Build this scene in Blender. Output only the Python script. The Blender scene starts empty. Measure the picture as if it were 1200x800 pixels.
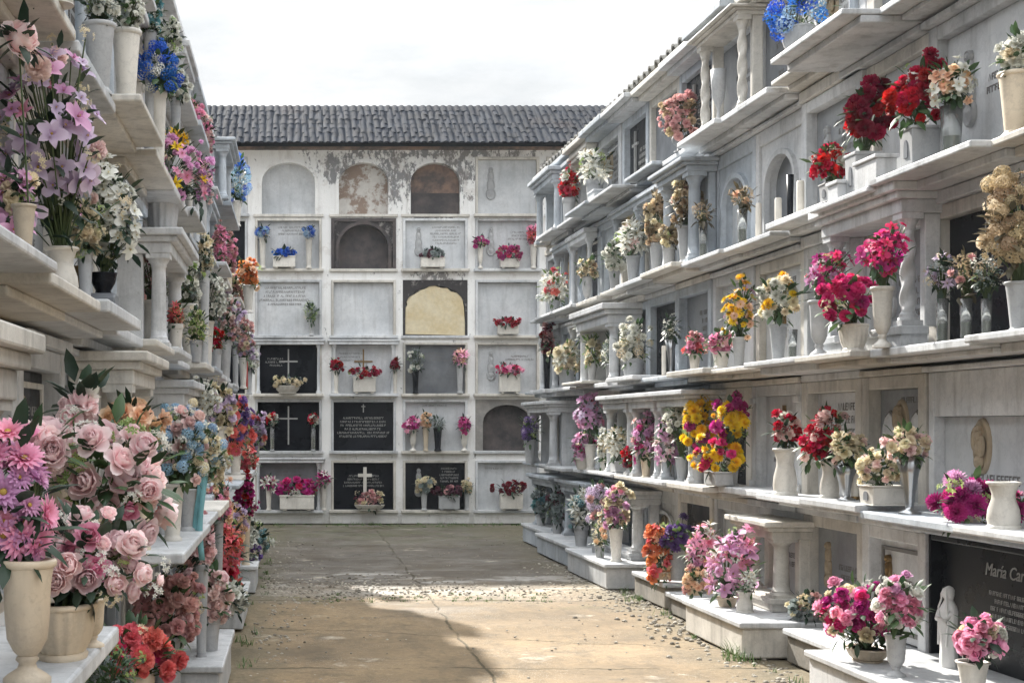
import bpy, math, random
from mathutils import Vector, Matrix, Quaternion
from mathutils import noise as mn
R = math.radians
rnd = random.Random(7)
scene = bpy.context.scene
col = scene.collection
F, CX, HY, EYE = 1666.0, 345.0, 498.0, 1.353       # focal length in photo pixels, vanishing point, eye height

def lin(c):
    c = c / 255.0
    return c / 12.92 if c <= 0.04045 else ((c + 0.055) / 1.055) ** 2.4
def rgb(r, g, b): return (lin(r), lin(g), lin(b), 1.0)

# ------------------------------------------------------------------ materials
def newmat(name):
    m = bpy.data.materials.new(name); m.use_nodes = True
    nt = m.node_tree; nt.nodes.clear()
    out = nt.nodes.new('ShaderNodeOutputMaterial')
    p = nt.nodes.new('ShaderNodeBsdfPrincipled')
    nt.links.new(p.outputs[0], out.inputs[0])
    return m, nt, p, out
def N(nt, t, **kw):
    n = nt.nodes.new(t)
    for k, v in kw.items():
        if k in n.inputs: n.inputs[k].default_value = v
        else: setattr(n, k, v)
    return n
def noise(nt, vec, scale, detail=4, rough=0.6, mapping=None):
    if mapping:
        mp = N(nt, 'ShaderNodeMapping'); mp.inputs['Scale'].default_value = mapping
        nt.links.new(vec, mp.inputs['Vector']); vec = mp.outputs[0]
    n = N(nt, 'ShaderNodeTexNoise'); n.inputs['Scale'].default_value = scale
    n.inputs['Detail'].default_value = detail; n.inputs['Roughness'].default_value = rough
    nt.links.new(vec, n.inputs['Vector'])
    return n.outputs['Fac']
def ramp(nt, fac, a, b, ca=(0, 0, 0, 1), cb=(1, 1, 1, 1)):
    r = N(nt, 'ShaderNodeValToRGB'); e = r.color_ramp.elements
    e[0].position = a; e[0].color = ca; e[1].position = b; e[1].color = cb
    nt.links.new(fac, r.inputs[0]); return r.outputs[0]
def mixc(nt, fac, a, b, mode='MIX'):
    m = N(nt, 'ShaderNodeMix', data_type='RGBA', blend_type=mode)
    for sock, v in ((m.inputs[0], fac), (m.inputs[6], a), (m.inputs[7], b)):
        if isinstance(v, (float, int, tuple)): sock.default_value = v
        else: nt.links.new(v, sock)
    return m.outputs[2]
def mth(nt, op, a, b=None, c=None):
    m = N(nt, 'ShaderNodeMath', operation=op)
    for i, v in enumerate((a, b, c)):
        if v is None: continue
        if isinstance(v, (float, int)): m.inputs[i].default_value = v
        else: nt.links.new(v, m.inputs[i])
    return m.outputs[0]
def bump(nt, p, h, strength, dist=0.01):
    b = N(nt, 'ShaderNodeBump'); b.inputs['Strength'].default_value = strength; b.inputs['Distance'].default_value = dist
    nt.links.new(h, b.inputs['Height']); nt.links.new(b.outputs[0], p.inputs['Normal'])
def pos(nt): return N(nt, 'ShaderNodeNewGeometry').outputs['Position']

def stone(name, base, dark, rough=0.55, dirt=0.5, dirtcol=(0.115, 0.112, 0.108, 1), veins=True, bscale=60, bstr=.25):
    m, nt, p, _ = newmat(name); v = pos(nt)
    oi = N(nt, 'ShaderNodeObjectInfo').outputs['Random']
    n1 = noise(nt, v, 2.3, 6, 0.62)
    c = mixc(nt, ramp(nt, n1, .38, .68), base, dark)
    if veins:
        w = noise(nt, v, 7.0, 8, 0.7)
        vein = ramp(nt, mth(nt, 'ABSOLUTE', mth(nt, 'SUBTRACT', w, 0.5)), 0.0, 0.035, (1, 1, 1, 1), (0, 0, 0, 1))
        c = mixc(nt, mth(nt, 'MULTIPLY', vein, 0.22), c, (dark[0]*.6, dark[1]*.62, dark[2]*.66, 1))
    streak = ramp(nt, noise(nt, v, 5.0, 5, .65, (2.2, 2.2, .28)), .50, .74)
    patch = ramp(nt, noise(nt, v, 1.6, 7, .7), .50, .66)
    d = mth(nt, 'MULTIPLY', mth(nt, 'ADD', mth(nt, 'MULTIPLY', streak, .75), mth(nt, 'MULTIPLY', patch, .45)), dirt)
    c = mixc(nt, d, c, dirtcol)
    spk = ramp(nt, noise(nt, v, 90, 2, .5), .62, .72)
    c = mixc(nt, mth(nt, 'MULTIPLY', spk, .25*dirt), c, (.06, .055, .045, 1))
    val = mth(nt, 'ADD', .86, mth(nt, 'MULTIPLY', oi, .2))
    hs = N(nt, 'ShaderNodeHueSaturation'); nt.links.new(val, hs.inputs['Value']); nt.links.new(c, hs.inputs['Color'])
    nt.links.new(hs.outputs[0], p.inputs['Base Color'])
    nt.links.new(mth(nt, 'ADD', rough, mth(nt, 'MULTIPLY', n1, .2)), p.inputs['Roughness'])
    bump(nt, p, noise(nt, v, bscale, 5, .6), bstr, .004)
    return m

M = {}
M['marble'] = stone('grey_white_marble', rgb(212, 213, 214), rgb(180, 184, 188), .42, .62)
M['marble_warm'] = stone('cream_marble', rgb(216, 212, 204), rgb(186, 181, 172), .45, .62)
M['marble_blue'] = stone('cool_marble', rgb(192, 199, 206), rgb(156, 165, 174), .42, .6)
M['plaque_white'] = stone('white_marble_plaque', rgb(206, 208, 210), rgb(180, 184, 188), .3, .4, bstr=.05)
M['plaque_grey'] = stone('grey_marble_plaque', rgb(150, 153, 156), rgb(120, 124, 130), .3, .3, bstr=.05)
M['plaque_granite'] = stone('grey_granite_plaque', rgb(126, 129, 133), rgb(84, 88, 95), .3, .25, veins=False, bstr=.05)
M['concrete'] = stone('stained_concrete', rgb(150, 145, 136), rgb(112, 107, 98), .85, .85, bscale=35, bstr=.6)
M['body'] = stone('wall_render', rgb(184, 183, 181), rgb(150, 149, 147), .85, .85, bscale=35, bstr=.6)
M['vase_white'] = stone('white_glazed_pot', rgb(220, 216, 208), rgb(192, 187, 178), .32, .38, bstr=.05)
M['vase_warm'] = stone('cream_stone_pot', rgb(214, 200, 178), rgb(184, 168, 146), .45, .45, bstr=.1)
M['statue'] = stone('white_statue_marble', rgb(232, 232, 230), rgb(214, 214, 212), .4, .12, veins=False)
M['vase_grey'] = stone('grey_stone_pot', rgb(182, 183, 184), rgb(150, 152, 154), .5, .4, bstr=.2)

def granite_black():
    m, nt, p, _ = newmat('black_granite'); v = pos(nt)
    s = ramp(nt, noise(nt, v, 220, 2, .5), .55, .75)
    d = ramp(nt, noise(nt, v, 2.5, 5, .65), .4, .75)
    c = mixc(nt, s, (.007, .008, .011, 1), (.022, .026, .033, 1))
    c = mixc(nt, mth(nt, 'MULTIPLY', d, .3), c, (.04, .044, .052, 1))
    nt.links.new(c, p.inputs['Base Color']); nt.links.new(mth(nt, 'ADD', .22, mth(nt, 'MULTIPLY', d, .3)), p.inputs['Roughness']); p.inputs['Specular IOR Level'].default_value = .12
    return m
M['black'] = granite_black()
def simple(name, c, rough=.5, metal=0, trans=0, var=.0):
    m, nt, p, _ = newmat(name)
    v = pos(nt); n = noise(nt, v, 14, 4, .6)
    cc = mixc(nt, n, (c[0]*.72, c[1]*.72, c[2]*.72, 1), (min(1, c[0]*1.2), min(1, c[1]*1.2), min(1, c[2]*1.2), 1))
    nt.links.new(cc, p.inputs['Base Color'])
    p.inputs['Roughness'].default_value = rough; p.inputs['Metallic'].default_value = metal
    p.inputs['Transmission Weight'].default_value = trans
    return m
M['glass'] = simple('clear_glass', (.85, .9, .88), .06, 0, .9)
M['metal'] = simple('dull_steel', (.42, .43, .44), .28, .95)
M['bronze'] = simple('aged_bronze', (.24, .16, .075), .4, .8)
M['ink'] = simple('dark_lettering', (.16, .155, .15), .6)
M['silver'] = simple('silver_lettering', (.34, .34, .33), .5)
M['gold'] = simple('ochre_relief', (.36, .29, .20), .6)
M['wax'] = simple('candle_wax', (.75, .70, .62), .45)
M['redwax'] = simple('red_lantern', (.40, .03, .025), .3)
M['stem'] = simple('stem_green', (.06, .09, .03), .6)
M['core'] = simple('flower_centre', (.40, .27, .05), .7)
M['ribbon'] = simple('teal_ribbon', (.18, .42, .46), .4)
M['soil'] = simple('dark_soil', (.045, .035, .025), .9)

def leafmat(name, a, b):
    m, nt, p, out = newmat(name)
    at = N(nt, 'ShaderNodeAttribute', attribute_name='tip')
    c = mixc(nt, at.outputs['Fac'], a, b)
    nt.links.new(c, p.inputs['Base Color']); p.inputs['Roughness'].default_value = .5
    tr = N(nt, 'ShaderNodeBsdfTranslucent'); nt.links.new(c, tr.inputs[0])
    mx = N(nt, 'ShaderNodeMixShader'); mx.inputs[0].default_value = .2
    nt.links.new(p.outputs[0], mx.inputs[1]); nt.links.new(tr.outputs[0], mx.inputs[2]); nt.links.new(mx.outputs[0], out.inputs[0])
    return m
LEAF = {'green': leafmat('leaf_green', (.018, .045, .018, 1), (.07, .13, .045, 1)),
        'dark': leafmat('leaf_dark', (.010, .026, .016, 1), (.035, .07, .038, 1)),
        'dry': leafmat('leaf_dried', (.05, .045, .025, 1), (.16, .13, .08, 1)),
        'light': leafmat('leaf_light', (.05, .10, .03, 1), (.16, .24, .08, 1))}
PAL = {'pink': ((232, 124, 170), (250, 190, 216)), 'blush': ((255, 206, 210), (255, 240, 240)), 'hotpink': ((196, 24, 92), (224, 64, 128)),
       'magenta': ((150, 20, 96), (196, 60, 140)), 'mauve': ((184, 116, 168), (230, 182, 216)), 'lavender': ((176, 150, 188), (222, 206, 226)),
       'purple': ((74, 50, 110), (126, 96, 160)), 'red': ((160, 14, 34), (208, 34, 56)), 'crimson': ((124, 10, 34), (176, 26, 56)),
       'darkred': ((80, 10, 26), (134, 24, 48)), 'wine': ((74, 34, 50), (120, 66, 84)), 'coral': ((214, 80, 88), (240, 130, 128)),
       'orange': ((214, 110, 60), (236, 158, 104)), 'peach': ((232, 186, 146), (246, 218, 190)), 'yellow': ((226, 176, 10), (248, 214, 50)),
       'cream': ((206, 190, 150), (236, 226, 200)), 'white': ((206, 206, 190), (238, 238, 232)), 'blue': ((20, 66, 168), (60, 124, 214)),
       'skyblue': ((112, 156, 196), (178, 206, 224)), 'teal': ((60, 120, 130), (120, 170, 176)), 'tan': ((150, 124, 92), (204, 184, 152)),
       'dusty': ((186, 126, 126), (228, 184, 180)), 'greyflower': ((96, 108, 108), (156, 166, 164)), 'greenflower': ((110, 140, 70), (180, 200, 130)),
       'palepink': ((226, 186, 186), (244, 222, 216))}
PM = {}
def petal(c):
    if c in PM: return PM[c]
    a, b = PAL[c]
    m, nt, p, out = newmat('petal_' + c)
    at = N(nt, 'ShaderNodeAttribute', attribute_name='tip')
    oi = N(nt, 'ShaderNodeObjectInfo').outputs['Random']
    f = mth(nt, 'ADD', mth(nt, 'MULTIPLY', at.outputs['Fac'], .66), mth(nt, 'ADD', mth(nt, 'MULTIPLY', oi, .25), .16))
    cc = mixc(nt, f, rgb(*a), rgb(*b))
    hs = N(nt, 'ShaderNodeHueSaturation')
    nt.links.new(cc, hs.inputs['Color'])
    nt.links.new(mth(nt, 'ADD', .82, mth(nt, 'MULTIPLY', oi, .3)), hs.inputs['Value'])
    nt.links.new(mth(nt, 'ADD', .485, mth(nt, 'MULTIPLY', mth(nt, 'FRACT', mth(nt, 'MULTIPLY', oi, 17.3)), .03)), hs.inputs['Hue'])
    nt.links.new(hs.outputs[0], p.inputs['Base Color']); p.inputs['Roughness'].default_value = .65
    tr = N(nt, 'ShaderNodeBsdfTranslucent'); nt.links.new(hs.outputs[0], tr.inputs[0])
    mx = N(nt, 'ShaderNodeMixShader'); mx.inputs[0].default_value = .38
    nt.links.new(p.outputs[0], mx.inputs[1]); nt.links.new(tr.outputs[0], mx.inputs[2]); nt.links.new(mx.outputs[0], out.inputs[0])
    PM[c] = m; return m

# ------------------------------------------------------------------ mesh builder
class MB:
    def __init__(s): s.v = []; s.f = []; s.t = []; s.sm = []; s.mi = []; s.cur = 0; s.tip = 0.5
    def add(s, vs, fs, smooth=False, tips=None):
        b = len(s.v); s.v += [tuple(p) for p in vs]
        s.t += (tips if tips else [s.tip] * len(vs))
        for f in fs: s.f.append(tuple(i + b for i in f)); s.sm.append(smooth); s.mi.append(s.cur)
    def box(s, x0, x1, y0, y1, z0, z1):
        x0, x1 = min(x0, x1), max(x0, x1); y0, y1 = min(y0, y1), max(y0, y1); z0, z1 = min(z0, z1), max(z0, z1)
        s.add([(x0, y0, z0), (x1, y0, z0), (x1, y1, z0), (x0, y1, z0), (x0, y0, z1), (x1, y0, z1), (x1, y1, z1), (x0, y1, z1)],
              [(0, 3, 2, 1), (4, 5, 6, 7), (0, 1, 5, 4), (1, 2, 6, 5), (2, 3, 7, 6), (3, 0, 4, 7)])
    def lathe(s, prof, c=(0, 0, 0), n=20, sx=1, sy=1, mod=None, cap=True):
        vs = []; fs = []
        for (r, z) in prof:
            for k in range(n):
                a = 2 * math.pi * k / n
                q = r * (mod(a, z) if mod else 1)
                vs.append((c[0] + q * math.cos(a) * sx, c[1] + q * math.sin(a) * sy, c[2] + z))
        for i in range(len(prof) - 1):
            for k in range(n):
                k2 = (k + 1) % n
                fs.append((i*n + k, i*n + k2, (i+1)*n + k2, (i+1)*n + k))
        s.add(vs, fs, True)
        if cap:
            m = len(prof) - 1
            s.add([vs[k] for k in range(n)], [tuple(range(n - 1, -1, -1))])
            s.add([vs[m*n + k] for k in range(n)], [tuple(range(n))])
    def prism(s, poly, y0, y1):          # polygon in (x, z), extruded along y
        n = len(poly)
        vs = [(x, y0, z) for x, z in poly] + [(x, y1, z) for x, z in poly]
        fs = [tuple(range(n)), tuple(range(2*n - 1, n - 1, -1))]
        for i in range(n):
            j = (i + 1) % n; fs.append((j, i, i + n, j + n))
        s.add(vs, fs)
    def tube(s, pts, r, n=5):
        pts = [Vector(p) for p in pts]; vs = []; fs = []
        for i, p in enumerate(pts):
            d = (pts[min(i+1, len(pts)-1)] - pts[max(i-1, 0)]).normalized()
            u = d.orthogonal().normalized(); w = d.cross(u)
            rr = r[i] if isinstance(r, (list, tuple)) else r
            for k in range(n):
                a = 2*math.pi*k/n; vs.append(p + u*math.cos(a)*rr + w*math.sin(a)*rr)
        for i in range(len(pts)-1):
            for k in range(n):
                k2 = (k+1) % n; fs.append((i*n+k, i*n+k2, (i+1)*n+k2, (i+1)*n+k))
        s.add(vs, fs, True)
    def ball(s, c, r, n=8, m=5, sz=1):
        prof = [(max(1e-4, r*math.sin(math.pi*i/m)), -r*sz*math.cos(math.pi*i/m)) for i in range(m+1)]
        s.lathe(prof, c, n, cap=False)
    def build(s, name, mats, parent=None, loc=None, bevel=0, recentre=True):
        if not isinstance(mats, (list, tuple)): mats = [mats]
        o = Vector((0, 0, 0))
        if recentre and s.v:
            xs = [p[0] for p in s.v]; ys = [p[1] for p in s.v]; zs = [p[2] for p in s.v]
            o = Vector(((min(xs)+max(xs))/2, (min(ys)+max(ys))/2, min(zs)))
        me = bpy.data.meshes.new(name)
        me.from_pydata([(p[0]-o.x, p[1]-o.y, p[2]-o.z) for p in s.v], [], s.f)
        for m in mats: me.materials.append(m)
        me.polygons.foreach_set('use_smooth', s.sm); me.polygons.foreach_set('material_index', s.mi)
        ca = me.color_attributes.new('tip', 'FLOAT_COLOR', 'POINT')
        flat = []
        for t in s.t: flat += [t, t, t, 1.0]
        ca.data.foreach_set('color', flat); me.update()
        ob = bpy.data.objects.new(name, me); col.objects.link(ob)
        if parent: ob.parent = parent
        ob.location = o + (Vector(loc) if loc else Vector((0, 0, 0)))
        if bevel:
            b = ob.modifiers.new('bevel', 'BEVEL'); b.width = bevel; b.segments = 2; b.limit_method = 'ANGLE'; b.angle_limit = R(40)
        return ob
LABELS = {}
def tag(o, label, cat, group=None, kind=None):
    if label:
        n = len(label.split())
        if n < 4 or n > 16: print('LABELLEN', n, label)
        if label in LABELS: print('DUPLABEL', label)
        LABELS[label] = 1; o['label'] = label; o['category'] = cat
    if group: o['group'] = group
    if kind: o['kind'] = kind
    return o
def empty(name, loc, rotz=0):
    o = bpy.data.objects.new(name, None); o.empty_display_size = .1; col.objects.link(o)
    o.location = loc; o.rotation_euler = (0, 0, rotz); return o

# ------------------------------------------------------------------ wall frames: local x reads left to right, local -y faces the alley
class Frame:
    def __init__(s, u, ang, side): s.u = u; s.a = ang; s.side = side; s.c = math.cos(ang); s.s = math.sin(ang); s.rot = (-math.pi/2 if side > 0 else math.pi/2) + ang
    def world(s, v, o, z):
        u = s.u - s.side * o
        return Vector((u*s.c - v*s.s, u*s.s + v*s.c, z))
    def v_px(s, x, o):
        u = s.u - s.side * o; t = (x - CX) / F
        return (u*s.c - t*u*s.s) / (t*s.c + s.s)
    def depth(s, v, o):
        u = s.u - s.side * o
        return u*s.s + v*s.c
    def A(s, v): return -v if s.side > 0 else v      # reading coordinate of a distance along the alley
KS = .859
RW = Frame(3.35, math.atan(35/F), 1)
LW = Frame(-.90, -math.atan(5/F), -1)
RW.eave = 4.228; LW.eave = 4.073
BY = 19.6
SH = [0.21] + [EYE + KS*(q-EYE) for q in (0.853, 1.793, 2.753, 3.793)]               # shelf tops
EAVE = 4.52

# ------------------------------------------------------------------ writing that cannot be read: worn strokes
def strokes(mb, x0, x1, z, h, y, rg, cap=.12):
    x = x0
    while x < x1 - h*.3:
        w = h * rg.uniform(.4, .72); t = h*.13
        k = rg.random()
        if k < cap: x += w*.8; continue
        def seg(a, b, c, d): mb.box(a, b, y, y-.003, c, d)
        if k < .4:
            for s_ in (-1, 1):
                xm = x+w/2; mb.add([(xm+s_*w*.5-t*.5, y-.003, z), (xm+s_*w*.5+t*.5, y-.003, z), (xm+t*.5, y-.003, z+h), (xm-t*.5, y-.003, z+h)], [(0, 1, 2, 3)])
            x += w + h*.2; continue
        seg(x, x+t, z, z+h)
        if k > .5: seg(x+t, x+w, z+h*.82, z+h)
        if k > .62: seg(x+t, x+w*.9, z+h*.42, z+h*.58)
        if .75 < k < .86: seg(x+w-t, x+w, z, z+h*.42)
        if k > .84 or k < .5: seg(x+t, x+w, z, z+h*.14)
        x += w + h*.22
def text_block(mb, cx, ztop, w, lines, h, y, rg):
    z = ztop; h = h*.72
    for i in range(lines):
        ww = w * rg.uniform(.55, 1.0)
        strokes(mb, cx-ww/2, cx+ww/2, z-h, h, y, rg)
        z -= h*1.75

# ------------------------------------------------------------------ tiles
def tile_roof(mb, x0, x1, y_e, z_e, y_r, z_r, pitch=.21, rows=6, rg=rnd, lf0=.03, amp=1.0):
    n = int((x1-x0)/pitch); L = math.hypot(y_r-y_e, z_r-z_e)
    d = Vector((0, (y_r-y_e)/L, (z_r-z_e)/L)); nn = Vector((0, -d.z, d.y))
    if nn.z < 0: nn = -nn
    for i in range(n+1):
        xc = x0 + (i+.5)*(x1-x0)/(n+1)
        for j in range(rows):
            s0 = L*j/rows - .02; s1 = L*(j+1)/rows + .05
            jit = rg.uniform(-.016, .016); lift0 = lf0+rg.uniform(0, .012); mb.tip = rg.random()
            for up in (1, 0):
                vs = []
                r = pitch*.36
                xx = xc + (0 if up else pitch*.5) + jit
                for (sv, lf) in ((s0, lift0), (s1, 0.008)):
                    for k in range(7):
                        a = math.pi*k/6
                        off = Vector((math.cos(a)*r, 0, 0)) + nn*((math.sin(a)*r*.85*amp + .03) if up else (-math.sin(a)*r*.4*amp + .045))
                        vs.append(Vector((xx, y_e, z_e)) + d*sv + off + nn*lf)
                mb.add(vs, [(k, k+1, k+8, k+7) for k in range(6)], True)
                if up:   # tile end thickness
                    inner = [vs[k] - nn*.016 - Vector((math.copysign(.012, vs[k].x-xx), 0, 0))*(abs(vs[k].x-xx)/r) for k in range(7)]
                    mb.add(list(vs[:7])+inner, [(k+1, k, k+7, k+8) for k in range(6)])
    mb.tip = .5
def roofmat():
    m, nt, p, _ = newmat('weathered_roof_tile'); v = pos(nt)
    at = N(nt, 'ShaderNodeAttribute', attribute_name='tip')
    c = mixc(nt, at.outputs['Fac'], (.008, .011, .019, 1), (.024, .029, .040, 1))
    l = ramp(nt, noise(nt, v, 3.0, 6, .7), .5, .62)
    c = mixc(nt, mth(nt, 'MULTIPLY', l, .7), c, (.016, .017, .020, 1))
    r_ = ramp(nt, noise(nt, v, 1.2, 5, .7), .55, .7)
    c = mixc(nt, mth(nt, 'MULTIPLY', r_, .6), c, (.034, .026, .027, 1))
    mo = ramp(nt, noise(nt, v, 20, 4, .6), .6, .7)
    c = mixc(nt, mth(nt, 'MULTIPLY', mo, .3), c, (.06, .066, .07, 1))
    nt.links.new(c, p.inputs['Base Color']); p.inputs['Roughness'].default_value = .95; p.inputs['Specular IOR Level'].default_value = .15
    bump(nt, p, noise(nt, v, 40, 4), .5, .01); return m
M['roof'] = roofmat()
M['roof_side'] = stone('lichen_grey_tile', rgb(150, 148, 142), rgb(96, 94, 90), .9, .9, veins=False, bscale=40, bstr=.6)

# ------------------------------------------------------------------ arch helper (panel with an arched opening)
def arch_pts(cx, hw, z0, zs, rise, n=12):
    pts = [(cx-hw, z0)]
    for i in range(n+1):
        a = math.pi - math.pi*i/n
        pts.append((cx + hw*math.cos(a), zs + rise*math.sin(a)))
    pts.append((cx+hw, z0)); return pts
def arch_panel(mb, x0, x1, z0, z1, hw, zs, rise, yf, yb):
    cx = (x0+x1)/2; pts = arch_pts(cx, hw, z0, zs, rise); n = len(pts)
    outer = []
    for i, (x, z) in enumerate(pts):
        if i == 0: outer.append((x0, z0))
        elif i == n-1: outer.append((x1, z0))
        else:
            f = (i-1)/(n-3)
            if f <= .25: outer.append((x0, zs + (z1-zs)*f/.25))
            elif f >= .75: outer.append((x1, zs + (z1-zs)*(1-f)/.25))
            else: outer.append((x0 + (x1-x0)*(f-.25)/.5, z1))
    vs = [(x, yf, z) for x, z in pts] + [(x, yf, z) for x, z in outer] + [(x, yb, z) for x, z in pts]
    fs = []
    for i in range(n-1):
        fs.append((i, i+1, n+i+1, n+i)); fs.append((i+1, i, 2*n+i, 2*n+i+1))
    mb.add(vs, fs)

# ------------------------------------------------------------------ one niche of a wall
def relief_oval(mb, cx, cz, w, h, y, d=.025):
    prof = [(1.0, 0), (.97, .5), (.82, .75), (.78, .45), (.4, .9), (.02, 1.0)]
    vs = []; n = 20
    for r, t in prof:
        for k in range(n):
            a = 2*math.pi*k/n; q = 1 + (.12*math.sin(5*a+1) + .1*math.sin(3*a) if .1 < r < .8 else 0)
            vs.append((cx + w/2*r*q*math.cos(a), y - d*t, cz + h/2*r*q*math.sin(a)))
    fs = [(i*n+k, i*n+(k+1) % n, (i+1)*n+(k+1) % n, (i+1)*n+k) for i in range(len(prof)-1) for k in range(n)]
    mb.add(vs, fs, True)
def relief_figure(mb, cx, z0, h, y):
    for (rx, zz, hh) in ((.16, 0, .3), (.13, .25, .35), (.10, .55, .3)):
        relief_oval(mb, cx, z0+h*(zz+hh/2), h*rx*2, h*hh*1.3, y, .03)
    relief_oval(mb, cx, z0+h*.92, h*.15, h*.17, y, .035)
def cross(mb, cx, z0, h, y, t=.022, d=.02):
    mb.box(cx-t/2, cx+t/2, y, y-d, z0, z0+h)
    zb = z0+h*.66
    mb.box(cx-h*.24, cx-t/2, y, y-d+.002, zb, zb+t); mb.box(cx+t/2, cx+h*.24, y, y-d+.002, zb, zb+t)

def niche(parent, x0, x1, z0, z1, st, rg, ink=True):
    fm = M[st.get('fm', rg.choice(['marble', 'marble', 'marble_warm', 'marble_blue']))]
    j = st.get('j', .075); lt = st.get('lt', .07); pm = st.get('pm', 'plaque_white')
    mb = MB(); kind = st.get('kind', 'plain')
    d = st.get('proud', rg.choice([0, .012, .025]))
    mb.box(x0+.004, x0+j, .1, -d, z0, z1); mb.box(x1-j, x1-.004, .1, -d, z0, z1)
    mb.box(x0+j, x1-j, .1, -d+.003, z1-lt, z1)
    if st.get('pil'):                                    # pilaster caps on the jambs
        for xa in (x0+.004, x1-j): mb.box(xa-.003, xa+j-.001, -d, -d-.02, z1-lt-.05, z1-lt-.01); mb.box(xa-.003, xa+j-.001, -d, -d-.02, z0, z0+.06)
    xi0, xi1, zi1 = x0+j, x1-j, z1-lt
    if kind == 'arch':
        arch_panel(mb, xi0, xi1, z0+.0, zi1, (xi1-xi0)*.36, z0+(zi1-z0)*.55, (zi1-z0)*.30, .02, .085)
    nf = mb.build('niche', fm, parent, bevel=.006)
    nloc = nf.location
    def sub(b, name, m, bev=0):
        o = b.build(name, m, nf, bevel=bev); o.location = o.location - nloc; return o
    yb = .085
    p = MB(); yp = .045 if kind != 'arch' else .08
    p.box(xi0+.003, xi1-.003, .099, yp, z0+.002, zi1-.003)
    sub(p, 'plaque', M[pm])
    cx = (xi0+xi1)/2; w = xi1-xi0; h = zi1-z0
    dark = pm == 'black'
    if st.get('border'):
        b = MB(); t = .022
        b.box(xi0+.03, xi0+.03+t, yp, yp-.012, z0+.04, zi1-.04); b.box(xi1-.03-t, xi1-.03, yp, yp-.012, z0+.04, zi1-.04)
        b.box(xi0+.03+t, xi1-.03-t, yp, yp-.011, zi1-.04-t, zi1-.04); b.box(xi0+.03+t, xi1-.03-t, yp, yp-.011, z0+.04, z0+.04+t)
        sub(b, 'border', M[st['border']], .003)
    if st.get('lines', 3):
        b = MB(); lh = st.get('lh', .045)
        text_block(b, cx + w*st.get('tx', .12), z0 + h*st.get('ty', .62), w*st.get('tw', .5), st.get('lines', 3), lh, yp, rg)
        if b.v: sub(b, 'inscription', M['silver'] if dark else M['ink'])
    if st.get('words'):
        cu = bpy.data.curves.new('words', 'FONT'); cu.body = st['words']; cu.size = .085; cu.shear = .25; cu.extrude = .0015; cu.resolution_u = 3
        to = bpy.data.objects.new('words', cu); col.objects.link(to); bpy.context.view_layer.update()
        me = bpy.data.meshes.new_from_object(to.evaluated_get(bpy.context.evaluated_depsgraph_get())); bpy.data.objects.remove(to)
        me.materials.clear(); me.materials.append(M['silver']); t_ = bpy.data.objects.new('inscription', me); col.objects.link(t_)
        t_.parent = nf; t_.rotation_euler = (R(90), 0, 0); t_.location = Vector((cx-.05, yp-.003, z0+h*.78)) - nloc
    if st.get('cross'):
        b = MB(); cross(b, cx + w*st.get('cxo', 0), z0+h*.3, h*.6, yp); sub(b, 'cross', M['silver'] if dark else M['bronze'])
    if st.get('oval'):
        b = MB(); relief_oval(b, cx+w*st.get('ox', -.28), z0+h*.7, .17, .27, yp, .02); relief_figure(b, cx+w*st.get('ox', -.28), z0+h*.7-.10, .2, yp-.012); relief_oval(b, cx+w*st.get('ox', -.28)-.03, z0+h*.7+.03, .05, .12, yp-.02, .02); relief_oval(b, cx+w*st.get('ox', -.28)+.03, z0+h*.7, .05, .10, yp-.02, .02); sub(b, 'medallion', M['gold'])
    if st.get('fig'):
        b = MB(); relief_figure(b, cx+w*st.get('fx', -.25), z0+h*.34, h*.5, yp); sub(b, 'relief_figure', M[st.get('figm', 'plaque_white' if dark else 'vase_grey')])
    if st.get('win'):                                    # two small pointed plates
        for s_ in (-1, 1):
            b = MB(); c2 = cx+s_*w*.27
            pts = [(c2-.09, z0+h*.25), (c2+.09, z0+h*.25), (c2+.09, z0+h*.68), (c2+.055, z0+h*.77), (c2, z0+h*.82), (c2-.055, z0+h*.77), (c2-.09, z0+h*.68)]
            b.prism(pts, yp-.010, yp); pts2 = [(c2+(x-c2)*.86, z0+h*.5+(z-z0-h*.5)*.93) for x, z in pts]
            sub(b, 'plate_rim', M['ink'])
            b = MB(); b.prism(pts2, yp-.016, yp-.0105); sub(b, 'plate', M['plaque_white'])
            b = MB(); text_block(b, c2, z0+h*.6, .14, 3, .03, yp-.016, rg); sub(b, 'inscription', M['ink'])
    if kind == 'arch':
        b = MB()
        pts = arch_pts(cx, w*.38, z0, z0+h*.55, h*.325, 14); inn = arch_pts(cx, w*.335, z0, z0+h*.55, h*.275, 14); n = len(pts)
        vs = [(x, -.008, z) for x, z in pts]+[(x, -.008, z) for x, z in inn]+[(x, .03, z) for x, z in pts]+[(x, .03, z) for x, z in inn]
        fs = []
        for i in range(n-1): fs += [(i+1, i, n+i, n+i+1), (i, i+1, 2*n+i+1, 2*n+i), (n+i+1, n+i, 3*n+i, 3*n+i+1)]
        b.add(vs, fs); sub(b, 'arch_moulding', fm)
    return nf

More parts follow.
